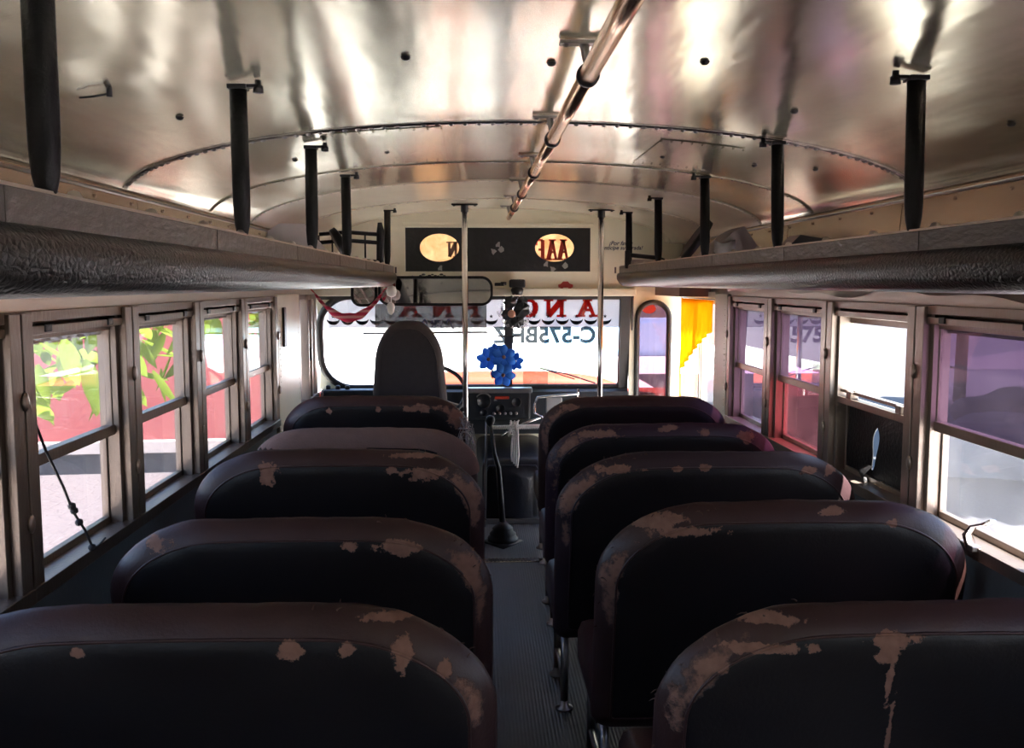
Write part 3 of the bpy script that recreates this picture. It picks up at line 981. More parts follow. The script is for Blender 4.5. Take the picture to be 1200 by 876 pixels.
def seat_mat(name, base, patches, wear_side, seed, wear=.5, H=.9, W=.93):
    """worn vinyl: torn patches (ellipses in the seat's own frame) and abraded edge"""
    t = NT(name)
    ob = t.obj()
    v = t.scl(ob, (1, 1, 1), (seed * 3.1, seed * 1.7, seed))
    sx = t.n('ShaderNodeSeparateXYZ', {'Vector': ob})
    X, Z = sx.outputs[0], sx.outputs[2]
    nz = t.noise(30, 6, v, .7)
    n2 = t.noise(7, 4, v)
    nzc = t.math('SUBTRACT', nz, .5)
    mask = None
    for (px, pz, rx_, rz_) in patches:
        dx = t.math('DIVIDE', t.math('SUBTRACT', X, px), rx_)
        dz = t.math('DIVIDE', t.math('SUBTRACT', Z, pz), rz_)
        d = t.math('SQRT', t.math('ADD', t.math('MULTIPLY', dx, dx), t.math('MULTIPLY', dz, dz)))
        d = t.math('MULTIPLY_ADD', nzc, 3.6, d)
        m = t.math('SUBTRACT', 1.0, t.math('MULTIPLY', t.math('SUBTRACT', d, .85), 6), clamp=True)
        mask = m if mask is None else t.math('MAXIMUM', mask, m)
    # abraded rim near the aisle corner
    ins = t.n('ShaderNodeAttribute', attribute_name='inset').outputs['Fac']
    a1 = t.math('SUBTRACT', 1.0, t.math('DIVIDE', t.math('ABSOLUTE', t.math('SUBTRACT', ins, .035)), .05), clamp=True)
    side = t.math('MULTIPLY', t.math('SUBTRACT', t.math('MULTIPLY', X, wear_side), W / 2 - .30), 3.6, clamp=True)
    up = t.math('MULTIPLY', t.math('SUBTRACT', Z, H - .40), 4, clamp=True)
    q = t.math('MULTIPLY', t.math('MULTIPLY', a1, side), up)
    q = t.math('MULTIPLY', q, t.math('MULTIPLY_ADD', nzc, 1.6, t.math('MULTIPLY_ADD', t.math('SUBTRACT', n2, .5), 2.2, .75)))
    m = t.math('MULTIPLY', t.math('SUBTRACT', t.math('MULTIPLY', q, wear), .30), 7, clamp=True)
    mask = m if mask is None else t.math('MAXIMUM', mask, m)
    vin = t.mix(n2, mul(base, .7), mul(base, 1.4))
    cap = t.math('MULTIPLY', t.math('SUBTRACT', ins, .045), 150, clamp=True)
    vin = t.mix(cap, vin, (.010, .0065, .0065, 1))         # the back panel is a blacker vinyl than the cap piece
    tornc = t.mix(t.noise(45, 4, v), (.15, .065, .042, 1), (.36, .175, .115, 1))
    col = t.mix(mask, vin, tornc)
    rgh = t.math('MULTIPLY_ADD', mask, .35, t.math('MULTIPLY_ADD', n2, .2, .34))
    hgt = t.math('SUBTRACT', t.math('MULTIPLY', t.noise(130, 3, v), .25), t.math('MULTIPLY', mask, .8))
    return t.done(t.n('ShaderNodeBsdfPrincipled', {'Base Color': col, 'Roughness': rgh, 'Specular IOR Level': .35, 'Normal': t.bump(hgt, .45, .006)}).outputs[0])

VIN = (.044, .018, .015)
def bench(x0, x1, y, H, aisle, patches, label, group, seed, wear=.6, base=VIN, tilt=11, zb=.27, slip=False, Rx=.22, Rz=.17, threads=0, fray=0, leg=True, base2=None):
    W = x1 - x0
    o = empty('bench_seat', ((x0 + x1) / 2, y, 0), label, 'seat', group)
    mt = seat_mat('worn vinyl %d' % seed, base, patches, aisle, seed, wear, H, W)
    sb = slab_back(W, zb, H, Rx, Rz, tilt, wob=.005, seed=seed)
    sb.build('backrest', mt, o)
    tt = math.tan(math.radians(tilt))
    b = MB()
    def yb(e, z): return -.0535 + (H - z) * tt
    pts = [(x, -.0475 + (H - z) * tt, z) for (x, z) in outline(.0475, W, zb, H, Rx, Rz)]
    b.loop([p for i, p in enumerate(pts)], .0032, 6)
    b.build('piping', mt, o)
    # cushion with rounded edges, in front of the back
    b = MB()
    yc0, yc1 = .02 + (H - .4) * tt, .50
    b.box((-W / 2 + .004, yc0, .29), (W / 2 - .004, yc1, .44), bev=.035)
    for f in b.bm.faces: f.smooth = True
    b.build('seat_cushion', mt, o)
    b = MB()
    b.box((-W / 2 + .02, .15, .265), (W / 2 - .02, .185, .29)); b.box((-W / 2 + .02, .43, .265), (W / 2 - .02, .465, .29))
    b.box((-W / 2 + .02, .15, .265), (-W / 2 + .05, .46, .29)); b.box((W / 2 - .05, .15, .265), (W / 2 - .02, .46, .29))
    b.build('seat_frame', M['steel'], o)
    ax = aisle * (W / 2 - .045)
    for yy in (.168, .448):
        b = MB()
        b.tube([(ax, yy, .27), (ax, yy, .02)], .0135, 12)
        b.lathe([(.03, 0), (.03, .006), (.016, .012), (.0145, .03)], Matrix.Translation((ax, yy, 0)), 14)
        b.build('leg', M['steel'], o)
    b = MB(); b.tube([(ax, .168, .10), (ax, .448, .10)], .010, 10); b.build('stretcher', M['steel'], o)
    b = MB()
    wx = -aisle * (W / 2 - .012)
    wallx = (XL if aisle > 0 else XR) - (x0 + x1) / 2
    b.box((min(wx, wallx), .14, .262), (max(wx, wallx), .47, .280)); b.build('wall_bracket', M['steel'], o)
    if slip:
        zc = lambda x: H - .085 - (.10 if aisle * x > W / 2 - .17 else 0) + .01 * math.sin(x * 14)
        s_ = slab_back(W, zb, H, Rx, Rz, tilt, grow=.007, zmin=zc, wob=.004, seed=seed)
        q = s_.build('slip_cover', M['cloth_tan'], o); q['label'] = 'brown cloth cover over the top edge'
    rnd = random.Random(seed)
    if fray:
        b = MB()
        ol = outline(.0, W, zb, H, Rx, Rz)
        cand = [p for p in ol if p[0] * aisle > W / 2 - .30 and p[1] > H - .40]
        for k in range(fray // 3):
            p = rnd.choice(cand)
            yy = (H - p[1]) * tt + rnd.uniform(-.05, .035)
            L_ = rnd.uniform(.006, .018)
            d = Vector((aisle * rnd.uniform(-.3, .9), rnd.uniform(-.5, .3), rnd.uniform(-.2, .7))).normalized()
            e_ = .010 if abs(yy - (H - p[1]) * tt) < .03 else .022
            q = Vector((p[0] - aisle * e_ * .4, yy, p[1] - e_ * .6))
            b.tube([q, q + d * L_ * .5, q + d * L_ + Vector((0, 0, -.25 * L_))], [.0018, .0012, .0005], 4)
        q = b.build('frayed_edge', M['tan'], o); q['kind'] = 'stuff'
    if threads:
        b = MB()
        for k in range(threads):
            z = H - .12 - rnd.random() * .12
            x = aisle * (W / 2 - .03 + rnd.uniform(-.02, .05)); yy = (H - z) * tt + rnd.uniform(-.06, .0)
            p = Vector((x, yy, z)); pts = [p.copy()]
            L_ = rnd.uniform(.10, .34)
            for i in range(7):
                p = p + Vector((aisle * rnd.uniform(-.01, .012), rnd.uniform(-.012, .008), -L_ / 7 + rnd.uniform(-.012, .012)))
                pts.append(p.copy())
            b.tube(pts, rnd.choice([.0014, .002, .0035]), 5)
        for k in range(10):
            z = H - .10 - rnd.random() * .10
            c = Vector((aisle * (W / 2 - .02 + rnd.uniform(-.02, .02)), (H - z) * tt - .03, z))
            b.tube([c + Vector((rnd.uniform(-.03, .03), rnd.uniform(-.02, .02), rnd.uniform(-.03, .03))) for _ in range(6)], .004, 5)
        q = b.build('loose_stuffing', M['stuffing'], o); q['kind'] = 'stuff'
    return o

GL, GR = 'bench seats left of the aisle', 'bench seats right of the aisle'
bench(-.96, .034, 1.52, .915, 1, [(.162, .863, .020, .018), (.252, .862, .012, .014), (.339, .852, .016, .030), (.32, .905, .035, .008), (-.177, .862, .010, .009), (.41, .82, .012, .012)],
      'bench seat nearest the camera left of the aisle, small torn spots', GL, 1, .55, fray=40, Rx=.26, Rz=.19)
bench(-.907, .040, 2.26, .872, 1, [(-.333, .827, .034, .018), (.129, .822, .020, .014), (.25, .817, .055, .018), (.42, .76, .018, .05)],
      'second bench seat from the camera left of the aisle, hole at upper left', GL, 2, .75, fray=60, Rx=.26, Rz=.19)
bench(-.910, .025, 2.97, .915, 1, [(-.214, .856, .032, .034), (.178, .864, .022, .012), (.275, .852, .070, .020), (.27, .908, .10, .008)],
      'third bench seat from the camera left of the aisle, round bare patch', GL, 3, .9, fray=70, Rx=.25, Rz=.19)
bench(-.905, .005, 3.72, .862, 1, [], 'fourth bench seat left of the aisle, brown cloth over its top', GL, 4, .3, slip=True)
bench(-.955, -.035, 4.60, .893, 1, [(-.22, .83, .016, .016), (.02, .84, .014, .014), (.22, .845, .09, .018), (.40, .78, .04, .05)],
      'dark bench seat behind the driver seat, grey stuffing hanging from its aisle corner', GL, 5, .9, threads=34, fray=50)
bench(.318, 1.262, 1.58, .885, -1, [(-.30, .825, .075, .010), (-.215, .828, .013, .013), (-.38, .79, .03, .014), (-.075, .838, .040, .014), (-.082, .812, .016, .024), (-.074, .76, .007, .06), (-.062, .66, .006, .08), (-.30, .872, .08, .009)],
      'bench seat nearest the camera right of the aisle, long vertical rip', GR, 6, .75, fray=50, Rx=.27, Rz=.19)
bench(.300, 1.262, 2.28, .900, -1, [(-.27, .845, .085, .014), (-.34, .865, .07, .018), (.10, .888, .032, .011), (.249, .858, .018, .013), (-.19, .55, .014, .014)],
      'second bench seat from the camera right of the aisle, two torn strips', GR, 7, .95, fray=80, Rx=.26, Rz=.20)
bench(.252, 1.232, 2.92, .910, -1, [(-.31, .868, .07, .013), (-.113, .872, .018, .010), (-.025, .874, .02, .011), (.31, .865, .03, .014), (.38, .86, .025, .014)],
      'third bench seat from the camera right of the aisle, shaggy frayed corner', GR, 8, .95, fray=130, base=(.036, .018, .020), Rx=.26, Rz=.19)
bench(.280, 1.232, 3.72, .880, -1, [(-.27, .852, .09, .016), (-.005, .868, .026, .009), (.157, .858, .025, .014), (.326, .838, .034, .024), (.02, .876, .03, .009)],
      'fourth bench seat right of the aisle, purplish, pale ringed hole at upper right', GR, 9, .9, fray=70, base=(.042, .017, .024))
bench(.310, 1.255, 4.60, .885, -1, [(-.32, .845, .06, .014)], 'dark bench seat foremost right of the aisle, close to the door', GR, 10, .8, fray=40)

# driver seat
o = empty('driver_seat', (-.372, 5.20, 0), 'tall dark grey driver seat with rounded tapering back', 'driver seat')
slab_back(.47, .50, 1.235, .19, .20, 6, prof=[(.10, -.05), (.06, -.05), (.04, -.047), (.02, -.036), (.007, -.02), (0, 0), (.007, .02), (.02, .036), (.05, .05), (.10, .052)], taper=.27, arch_=.012).build('backrest', M['driver'], o)
b = MB()
b.loop([(x, -.049 + (1.235 - z) * math.tan(math.radians(6)), z) for x, z in outline(.045, .47, .50, 1.235, .19, .20, taper=.27)], .003, 6)
b.build('piping', M['driver'], o)
b = MB(); b.box((-.235, .08, .42), (.235, .52, .53), bev=.04)
for f in b.bm.faces: f.smooth = True
b.build('seat_cushion', M['driver'], o)
b = MB(); b.lathe([(.16, 0), (.16, .02), (.06, .05), (.06, .40), (.14, .42)], Matrix.Translation((0, .28, 0)), 20); b.build('pedestal', M['blackmetal'], o)

# ------------------------------------------------------------------ cab
# dashboard
o = empty('dashboard', (0, 6.0, 0), 'charcoal dashboard under the windscreen', 'dashboard')
def loc(bb_fn):
    pass
b = MB()
b.prism([(-.10, .50), (-.05, .762), (-.03, .775), (.012, .778), (.03, .74), (.20, .60), (.20, .48)], lambda u, v, d: (d, u, v), -.985, .97)
b.build('body', M['dash'], o)
b = MB(); b.box((-.07, -.16, .60), (.34, -.04, .79), bev=.012); pn = b.build('instrument_panel', M['dash'], o)
b = MB(); b.box((-.075, -.172, .768), (.35, -.10, .800), bev=.006); b.build('chrome_edge', M['steel'], pn)
b = MB(); b.box((.115, -.166, .730), (.205, -.158, .748), bev=.003); b.build('red_lamp_strip', M['redlens'], pn)
for gx, gz, gr in ((.045, .715, .045), (.25, .71, .032), (.045, .645, .025), (.15, .67, .03)):
    b = MB()
    m = Matrix.Translation((gx, -.158, gz)) @ Matrix.Rotation(PI / 2, 4, 'X')
    b.lathe([(gr, 0), (gr, .008), (gr * .88, .010), (gr * .86, .003)], m, 22); b.build('gauge', M['blackmetal'], pn)
b = MB()
b.tube([(.045 + .052 * math.cos(a), -.165, .715 + .052 * math.sin(a)) for a in [PI * (.18 + .64 * i / 10) for i in range(11)]], .004, 6)
b.build('gauge_hood', M['steel'], pn)
b = MB()
for k in range(5): b.lathe([(.009, 0), (.009, .016), (.006, .02)], Matrix.Translation((.11 + k * .035, -.16, .64)) @ Matrix.Rotation(PI / 2, 4, 'X'), 10)
b.build('switch_row', M['steel'], pn)
b = MB(); b.box((-.96, -.15, .60), (-.60, -.05, .79), bev=.015); b.build('side_console', M['dash'], o)
for k in range(3):
    b = MB(); b.lathe([(.015, 0), (.015, .02), (.01, .026)], Matrix.Translation((-.93 + k * .06, -.10, .788)), 10)
    b.build('knob', M['blackmetal'], o)
# tubular bracket with a grey pad, right of the instruments
o2 = empty('bracket_frame', (.46, 5.76, .60), 'small chrome tube frame holding a grey pad', 'bracket')
b = MB()
fr = [(-.10, 0, .11), (-.08, 0, .15), (.17, 0, .17), (.17, 0, .20), (.17, 0, .05), (-.05, 0, .02), (-.10, 0, .05), (-.10, 0, .11)]
b.tube(fr, .009, 8); b.tube([(-.05, 0, .03), (-.20, .02, -.03), (-.30, .06, -.10)], .008, 8)
b.build('tube', M['chrome'], o2)
b = MB(); b.box((-.03, -.012, .045), (.07, .006, .148), bev=.006); b.build('pad', M['greypad'], o2)

# steering wheel
o = empty('steering_wheel', (-.30, 5.62, .80), 'dark steering wheel behind the driver seat', 'steering wheel')
m = Matrix.Rotation(math.radians(38), 4, 'X')
b = MB()
b.loop([tuple(m @ Vector((.235 * math.cos(2 * PI * i / 40), .235 * math.sin(2 * PI * i / 40), 0))) for i in range(40)], .013, 10)
b.build('rim', M['rubber'], o)
for k in range(3):
    a = PI / 2 + k * 2 * PI / 3
    b = MB(); b.tube([m @ Vector((.03 * math.cos(a), .03 * math.sin(a), -.03)), m @ Vector((.228 * math.cos(a), .228 * math.sin(a), 0))], .009, 8); b.build('spoke', M['steel'], o)
b = MB(); b.lathe([(.03, -.06), (.045, -.03), (.04, 0), (.01, .006)], m, 18); b.tube([m @ Vector((0, 0, -.05)), (0, .22, -.80)], .02, 10)
b.build('column', M['blackmetal'], o)

# engine cover
o = empty('engine_cover', (.215, 5.60, 0), 'black padded engine cover at the end of the aisle', 'engine cover')
b = MB()
P = []
for (y, sc, ztop) in ((.0, 1.0, .365), (.012, 1.02, .385), (.05, 1.04, .40), (.30, 1.1, .42), (.62, 1.2, .44)):
    row = []
    for i in range(33):
        a = i / 32
        hw = .178 * sc
        if a < .3: p = (-hw, y, ztop * .8 * a / .3)
        elif a > .7: p = (hw, y, ztop * .8 * (1 - a) / .3)
        else:
            t_ = (a - .3) / .4 * PI
            ex = .35
            cx_, sx_ = math.cos(t_), math.sin(t_)
            p = (-hw * math.copysign(abs(cx_) ** ex, cx_), y, ztop * .8 + ztop * .2 * sx_ ** ex)
        row.append(p)
    P.append(row)
V = b.grid(P)
b.face(V[0])
b.build('body', M['engine'], o)
b = MB(); b.box((-.20, -.03, 0), (.20, .0, .03), bev=.006); b.build('base_trim', M['steel'], o)
b = MB()
b.tube([(-.165, -.012, .04), (-.165, -.012, .31), (-.14, -.012, .355), (.14, -.012, .355), (.165, -.012, .31), (.165, -.012, .04)], .006, 8)
b.build('edge_bead', M['engine'], o)

# gear lever
o = empty('gear_lever', (.145, 5.17, 0), 'long bent gear lever rising from a rubber boot in the aisle', 'gear lever')
b = MB()
b.lathe([(.14, 0), (.14, .012), (.10, .014)], Matrix.Scale(.8, 4, (1, 0, 0)), 4)
b.lathe([(.085, .012), (.085, .03), (.070, .045), (.075, .052), (.055, .075), (.06, .082), (.035, .105), (.022, .12)], None, 20)
b.build('boot', M['rubber'], o)
b = MB(); b.tube([(0, 0, .10), (-.012, .01, .28), (-.022, .015, .42), (-.045, .02, .50), (-.066, .02, .66)], [.017, .016, .014, .012, .010], 12); b.build('shaft', M['blackmetal'], o)
b = MB(); b.lathe([(.008, -.03), (.02, -.015), (.027, .005), (.022, .025), (.008, .034)], Matrix.Translation((-.068, .02, .685)), 14); b.build('knob', M['black'], o)

# white cord tied over a bar behind the engine cover
o = empty('crossbar', (.26, 5.52, .60), 'white wrapped bar spanning between the front benches', 'bar')
b = MB()
b.tube([(-.17, 0, 0), (.16, 0, .008)], .0115, 10)
for k in range(26):
    x = -.165 + k * .0125
    b.tube([(x, -.0115, -.010), (x + .006, -.013, .0), (x + .010, -.011, .012)], .003, 5)
b.build('wrapping', M['white_cloth'], o)
b = MB(); b.tube([(.15, 0, .005), (.155, .0, -.60)], .011, 10); b.build('post', M['steel'], o)
b = MB(); b.tube([(-.17, 0, 0), (-.20, .0, .02), (-.215, 0, -.60)], .011, 10); b.build('post', M['steel'], o)
o = empty('tied_lace', (.22, 5.50, .60), 'white lace knotted on the bar with loose hanging ends', 'lace')
b = MB(); rnd = random.Random(3)
for k in range(7):
    b.tube([(rnd.uniform(-.035, .035), -.012 - rnd.random() * .02, rnd.uniform(-.05, .05)) for _ in range(6)], .0045, 6)
b.build('knot', M['white_cloth'], o)
for k in range(4):
    b = MB()
    b.tube([(.0 + k * .008, -.02 - k * .004, .0), (-.012 + k * .012, -.022, -.09), (-.014 + k * .014, -.02, -.16 - .02 * (k % 3)), (-.010 + k * .010, -.018, -.20 - .012 * k)], .0055, 6)
    b.build('loose_end', M['white_cloth'], o)

# interior mirror
o = empty('interior_mirror', (-.245, 5.74, 1.405), 'wide black framed interior mirror above the windscreen', 'mirror')
def rrect(w, h, r, n=8):
    pts = []
    for cx, cz, a0 in ((w / 2 - r, h / 2 - r, 0), (-w / 2 + r, h / 2 - r, PI / 2), (-w / 2 + r, -h / 2 + r, PI), (w / 2 - r, -h / 2 + r, 1.5 * PI)):
        for i in range(n + 1): pts.append((cx + r * math.cos(a0 + PI / 2 * i / n), cz + r * math.sin(a0 + PI / 2 * i / n)))
    return pts
tl = math.radians(-5)
mfn = lambda u, v, d: (u, d * math.cos(tl) - v * math.sin(tl), v * math.cos(tl) + d * math.sin(tl))
b = MB(); b.bridge(rrect(.665, .150, .055), rrect(.695, .180, .07), mfn, -.012, .02)
b.prism(rrect(.68, .165, .06), mfn, .006, .02)
b.build('frame', M['black'], o)
b = MB(); b.prism(rrect(.668, .153, .056), mfn, .0, .004); b.build('mirror_glass', M['mirror'], o)
for x in (-.15, .15):
    b = MB(); b.tube([mfn(x, .05, .018), (x, .10, .07), (x, .158, .09)], .008, 8); b.build('arm', M['steel'], o)
b = MB()
for q in range(9): 
    b.dome((-.09 + q * .018, .0 - .02, .092 + .006 * math.sin(q * 2)), .010 + .004 * (q % 2), (0, -.4, 1), 7)
b.build('ornament', M['blackmetal'], o)
# small extra mirror at its left end
o = empty('side_mirror', (-.68, 5.76, 1.40), 'small dark mirror at the left end of the long one', 'mirror')
b = MB(); b.bridge(rrect(.13, .15, .05), rrect(.16, .18, .06), mfn, -.012, .02); b.build('frame', M['black'], o)
b = MB(); b.prism(rrect(.135, .155, .052), mfn, .0, .018); b.build('mirror_glass', M['mirror'], o)

# smoked visor sheet under the mirror
b = MB()
b.box((-.625, 5.845, 1.150), (.065, 5.850, 1.325), bev=.0)
o = tag(b.build('sun_visor', M['visor']), 'smoked plastic sun visor hanging below the long mirror', 'sun visor')
b = MB(); b.tube([(-.70, 5.845, 1.142), (.075, 5.845, 1.148)], .006, 8)
for x in (-.5, -.05): b.tube([(x, 5.848, 1.32), (x, 5.865, 1.40)], .006, 6)
b.build('rod', M['blackmetal'], o)
b = MB()
fnv = lambda u, v, d: (-.24 + u, 5.8445, 1.185 + v)
text_bm(b, 'BREA', .034, lambda u, v, d: (-.245 + u, 5.8440, 1.212 + v), mirror=True)
text_bm(b, 'AMA', .034, lambda u, v, d: (-.245 + u, 5.8440, 1.182 + v), mirror=True)
for sg in (-1, 1):
    b.tube([(-.245 + sg * (.06 + .05 * i / 6), 5.8442, 1.20 + .03 * math.sin(i * .9)) for i in range(7)], .004, 5)
b.build('lettering', M['ink'], o)

# hammock cloth
o = empty('hammock', (-.75, 5.62, 1.41), 'small red and white hammock strung across the driver window corner', 'hammock')
b = MB(); P = []
for i in range(25):
    f = i / 24
    x = -.21 + .42 * f
    sag = -.155 * (1 - (2 * f - 1) ** 2)
    wdt = .006 + .026 * math.sin(PI * f)
    P.append([(x, .0 + (j - 3) * .010 * math.sin(PI * f), sag + .02 * (f - .5) - wdt + abs(j - 3) / 3 * wdt * 1.5 + .004 * math.sin(f * 30 + j)) for j in range(7)])
b.grid(P); q = b.build('cloth', M['red_cloth'], o); solid(q, .004, 0)
for e, x in ((0, -.21), (1, .21)):
    b = MB(); b.tube([(x, 0, -.012 + .02 * e), (x + (.03 if e else -.03), .01, .02), (x + (.035 if e else -.04), .02, .06)], .004, 6); b.build('cord', M['red_letter'], o)
o = empty('bell_charm', (-.50, 5.60, 1.40), 'cream shell charm hanging at the right end of the hammock', 'charm')
b = MB(); b.lathe([(.004, .04), (.024, .03), (.032, .005), (.026, -.02), (.008, -.03)], None, 14); b.build('shell', M['white_cloth'], o)
b = MB(); b.lathe([(.004, .03), (.02, .02), (.024, .0), (.018, -.03), (.004, -.045)], Matrix.Translation((-.005, 0, -.09)), 14); b.build('drop', M['white_cloth'], o)
b = MB(); b.tube([(0, 0, .10), (0, 0, .0), (-.004, 0, -.07)], .002, 5); b.build('string', M['white_cloth'], o)

# wiper motor on the header
o = empty('wiper_motor', (.255, 5.84, 1.43), 'black wiper motor on the header above the centre bar', 'wiper motor')
b = MB(); b.box((-.05, -.03, -.005), (.05, .02, .045), bev=.01); b.lathe([(.03, -.05), (.04, -.02), (.03, 0)], None, 14); b.build('housing', M['blackmetal'], o)
b = MB(); b.box((-.14, .0, .005), (-.08, .02, .025), bev=.004); b.lathe([(.018, 0), (.018, .02)], Matrix.Translation((-.085, -.01, .01)), 12); b.build('switch', M['blackmetal'], o)
# lace rosette ornament
o = empty('rosette', (.225, 5.80, 1.27), 'dark ribbon rosette with a copper medal on the centre bar', 'rosette')
b = MB(); rnd = random.Random(11)
for (cx, cz, r0) in ((-.015, .065, .035), (.055, .02, .045), (-.035, -.01, .03), (.03, -.055, .035), (.06, .07, .03)):
    n_ = 14
    ring = [b.bm.verts.new((cx + (r0 * (1 + .22 * (k % 2))) * math.cos(2 * PI * k / n_), rnd.uniform(-.02, .0), cz + (r0 * (1 + .22 * (k % 2))) * math.sin(2 * PI * k / n_))) for k in range(n_)]
    c_ = b.bm.verts.new((cx, -.03, cz))
    for k in range(n_): b.face([ring[k], ring[(k + 1) % n_], c_], smooth=False)
q = b.build('ribbon', M['blackmetal'], o); solid(q, .003, 0)
b = MB(); b.lathe([(.024, -.002), (.024, .004), (.019, .007)], Matrix.Translation((-.008, -.04, -.005)) @ Matrix.Rotation(PI / 2, 4, 'X'), 20); b.build('medal', M['medal'], o)
b = MB()
for k in range(60):
    a = rnd.random() * 2 * PI; R_ = rnd.uniform(.085, .115)
    p = Vector((.012 + R_ * .85 * math.cos(a), rnd.uniform(-.01, .0), .0 + R_ * math.sin(a)))
    b.tube([p, p + Vector((rnd.uniform(-.015, .015), 0, rnd.uniform(-.015, .015))), p + Vector((rnd.uniform(-.02, .02), 0, rnd.uniform(-.02, .02)))], .0022, 4)
b.build('lace', M['white_cloth'], o)

# blue silk flowers on the centre bar
o = empty('flower_bunch', (.15, 5.80, .955), 'bunch of blue silk flowers on the windscreen centre bar', 'flowers')
rnd = random.Random(5)
def flower(cx, cz, R_, cy, rot, tilt_):
    b = MB()
    m = Matrix.Translation((cx, cy, cz)) @ Matrix.Rotation(tilt_[0], 4, 'X') @ Matrix.Rotation(tilt_[1], 4, 'Z') @ Matrix.Rotation(rot, 4, 'Y')
    for k in range(6):
        a = 2 * PI * k / 6
        P = []
        for i in range(6):
            f = i / 5
            wd = R_ * .36 * (math.sin(PI * min(1, f * .86 + .06))) 
            rr = R_ * (.12 + .88 * f)
            row = []
            for j in (-1, -.5, 0, .5, 1):
                u = j * wd
                dp = -.12 * R_ * math.sin(f * PI * .9) + .10 * R_ * abs(j) + .10 * R_ * f * f
                row.append(m @ Vector((rr * math.cos(a) - u * math.sin(a), dp, rr * math.sin(a) + u * math.cos(a))))
            P.append(row)
        b.grid(P)
    fl = b.build('bloom', M['blue_petal'], o); solid(fl, .0015, 0)
    b = MB()
    b.lathe([(R_ * .16, 0), (R_ * .14, R_ * .10), (R_ * .03, R_ * .14)], m @ Matrix.Rotation(PI / 2, 4, 'X'), 10)
    b.build('flower_centre', M['brown_box'], fl)
for (cx, cz, R_, cy, ro, ti) in ((-.075, .03, .075, -.02, .2, (.1, .2)), (.02, .045, .078, -.05, .5, (-.1, -.1)), (.015, -.065, .078, -.06, .1, (.2, 0)), (.09, .015, .06, -.01, .8, (.1, -.6)), (-.03, .085, .05, .0, .3, (-.5, .1))):
    flower(cx, cz, R_, cy, ro, ti)
b = MB()
for (x, z) in ((-.01, .0), (.05, -.02), (-.05, -.03)):
    P = [[(x + j * .012 * math.sin(PI * (i / 4 * .9 + .05)), -.03, z - i * .015) for j in (-1, 0, 1)] for i in range(5)]
    b.grid(P)
b.tube([(0, .0, .05), (.01, .02, -.03), (.02, .04, -.13)], .005, 6)
q = b.build('leaf', M['leafgreen'], o)

# translucent plastic sheet leaning on the windscreen
b = MB(); plate(b, .30, .46, ZB + .01, .935, -.016, -.013)
tag(b.build('plastic_sheet', M['sheet']), 'pale green plastic sheet standing against the windscreen', 'sheet')

# destination sign above the windscreen
o = empty('destination_sign', ((SX0 + SX1) / 2, YF, (SZ0 + SZ1) / 2), 'black painted sign window with two clear ovals above the windscreen', 'sign')
ow, oh = SX1 - SX0, SZ1 - SZ0
b = MB()
def ell(cx, cz, rx_, rz_, n=32): return [(cx + rx_ * math.cos(2 * PI * i / n), cz + rz_ * math.sin(2 * PI * i / n)) for i in range(n)]
def sqr(x0, x1, z0, z1, n=32):
    pts = []
    for i in range(n):
        a = 2 * PI * i / n; u, v = math.cos(a), math.sin(a); k = 1 / max(abs(u), abs(v))
        pts.append(((x0 + x1) / 2 + (x1 - x0) / 2 * u * k, (z0 + z1) / 2 + (z1 - z0) / 2 * v * k))
    return pts
ofn = lambda u, v, d: (u, d, v)
OL, OR_, OZ = -.365, .352, .012
for cx, x0, x1 in ((OL, -ow / 2, 0), (OR_, 0, ow / 2)):
    b.bridge(ell(cx, OZ, .122, .086), sqr(x0, x1, -oh / 2, oh / 2), ofn, -.004, .004)
b.build('black_panel', M['signblack'], o)
b = MB(); b.box((-ow / 2, .05, -oh / 2), (ow / 2, .054, oh / 2)); b.build('paper_roll', M['paper'], o)
b = MB()
def blk(cx, ch, h=.12): slab(b, ch, lambda u, v, d: (cx + u, .046 + d, OZ - .01 + v), h, .048, .024)
blk(OR_ - .085, 'F'); blk(OR_ - .01, 'A'); blk(OR_ + .06, 'A')
b.build('red_lettering', M['red_letter'], o)
b = MB()
def blk2(cx): slab(b, 'N', lambda u, v, d: (cx + u, .046 + d, OZ - .01 + v), .09, .04, .02)
blk2(OL + .08); b.build('dark_lettering', M['brown_box'], o)
b = MB()
for i, (x, z) in enumerate(((.0, .03), (.02, .0), (-.03, -.01), (.30, -.09), (.42, -.10), (.34, -.12), (-.36, -.115))):
    pts = [((.010 + .006 * ((k * 7 + i) % 3)) * math.cos(k * PI / 4) + x, (.012 + .006 * ((k * 5 + i) % 3)) * math.sin(k * PI / 4) + z) for k in range(8)]
    b.prism(pts, ofn, -.0055, -.0042)
b.build('paint_chip', M['greypad'], o)
# sign surround frame
b = MB()
for (p, q) in (((-ow / 2 - .012, -oh / 2 - .012), (ow / 2 + .012, -oh / 2)), ((-ow / 2 - .012, oh / 2), (ow / 2 + .012, oh / 2 + .010)), ((-ow / 2 - .012, -oh / 2), (-ow / 2, oh / 2)), ((ow / 2, -oh / 2), (ow / 2 + .012, oh / 2))):
    b.box((p[0], -.006, p[1]), (q[0], 0, q[1]))
b.build('surround', M['cream'], o)

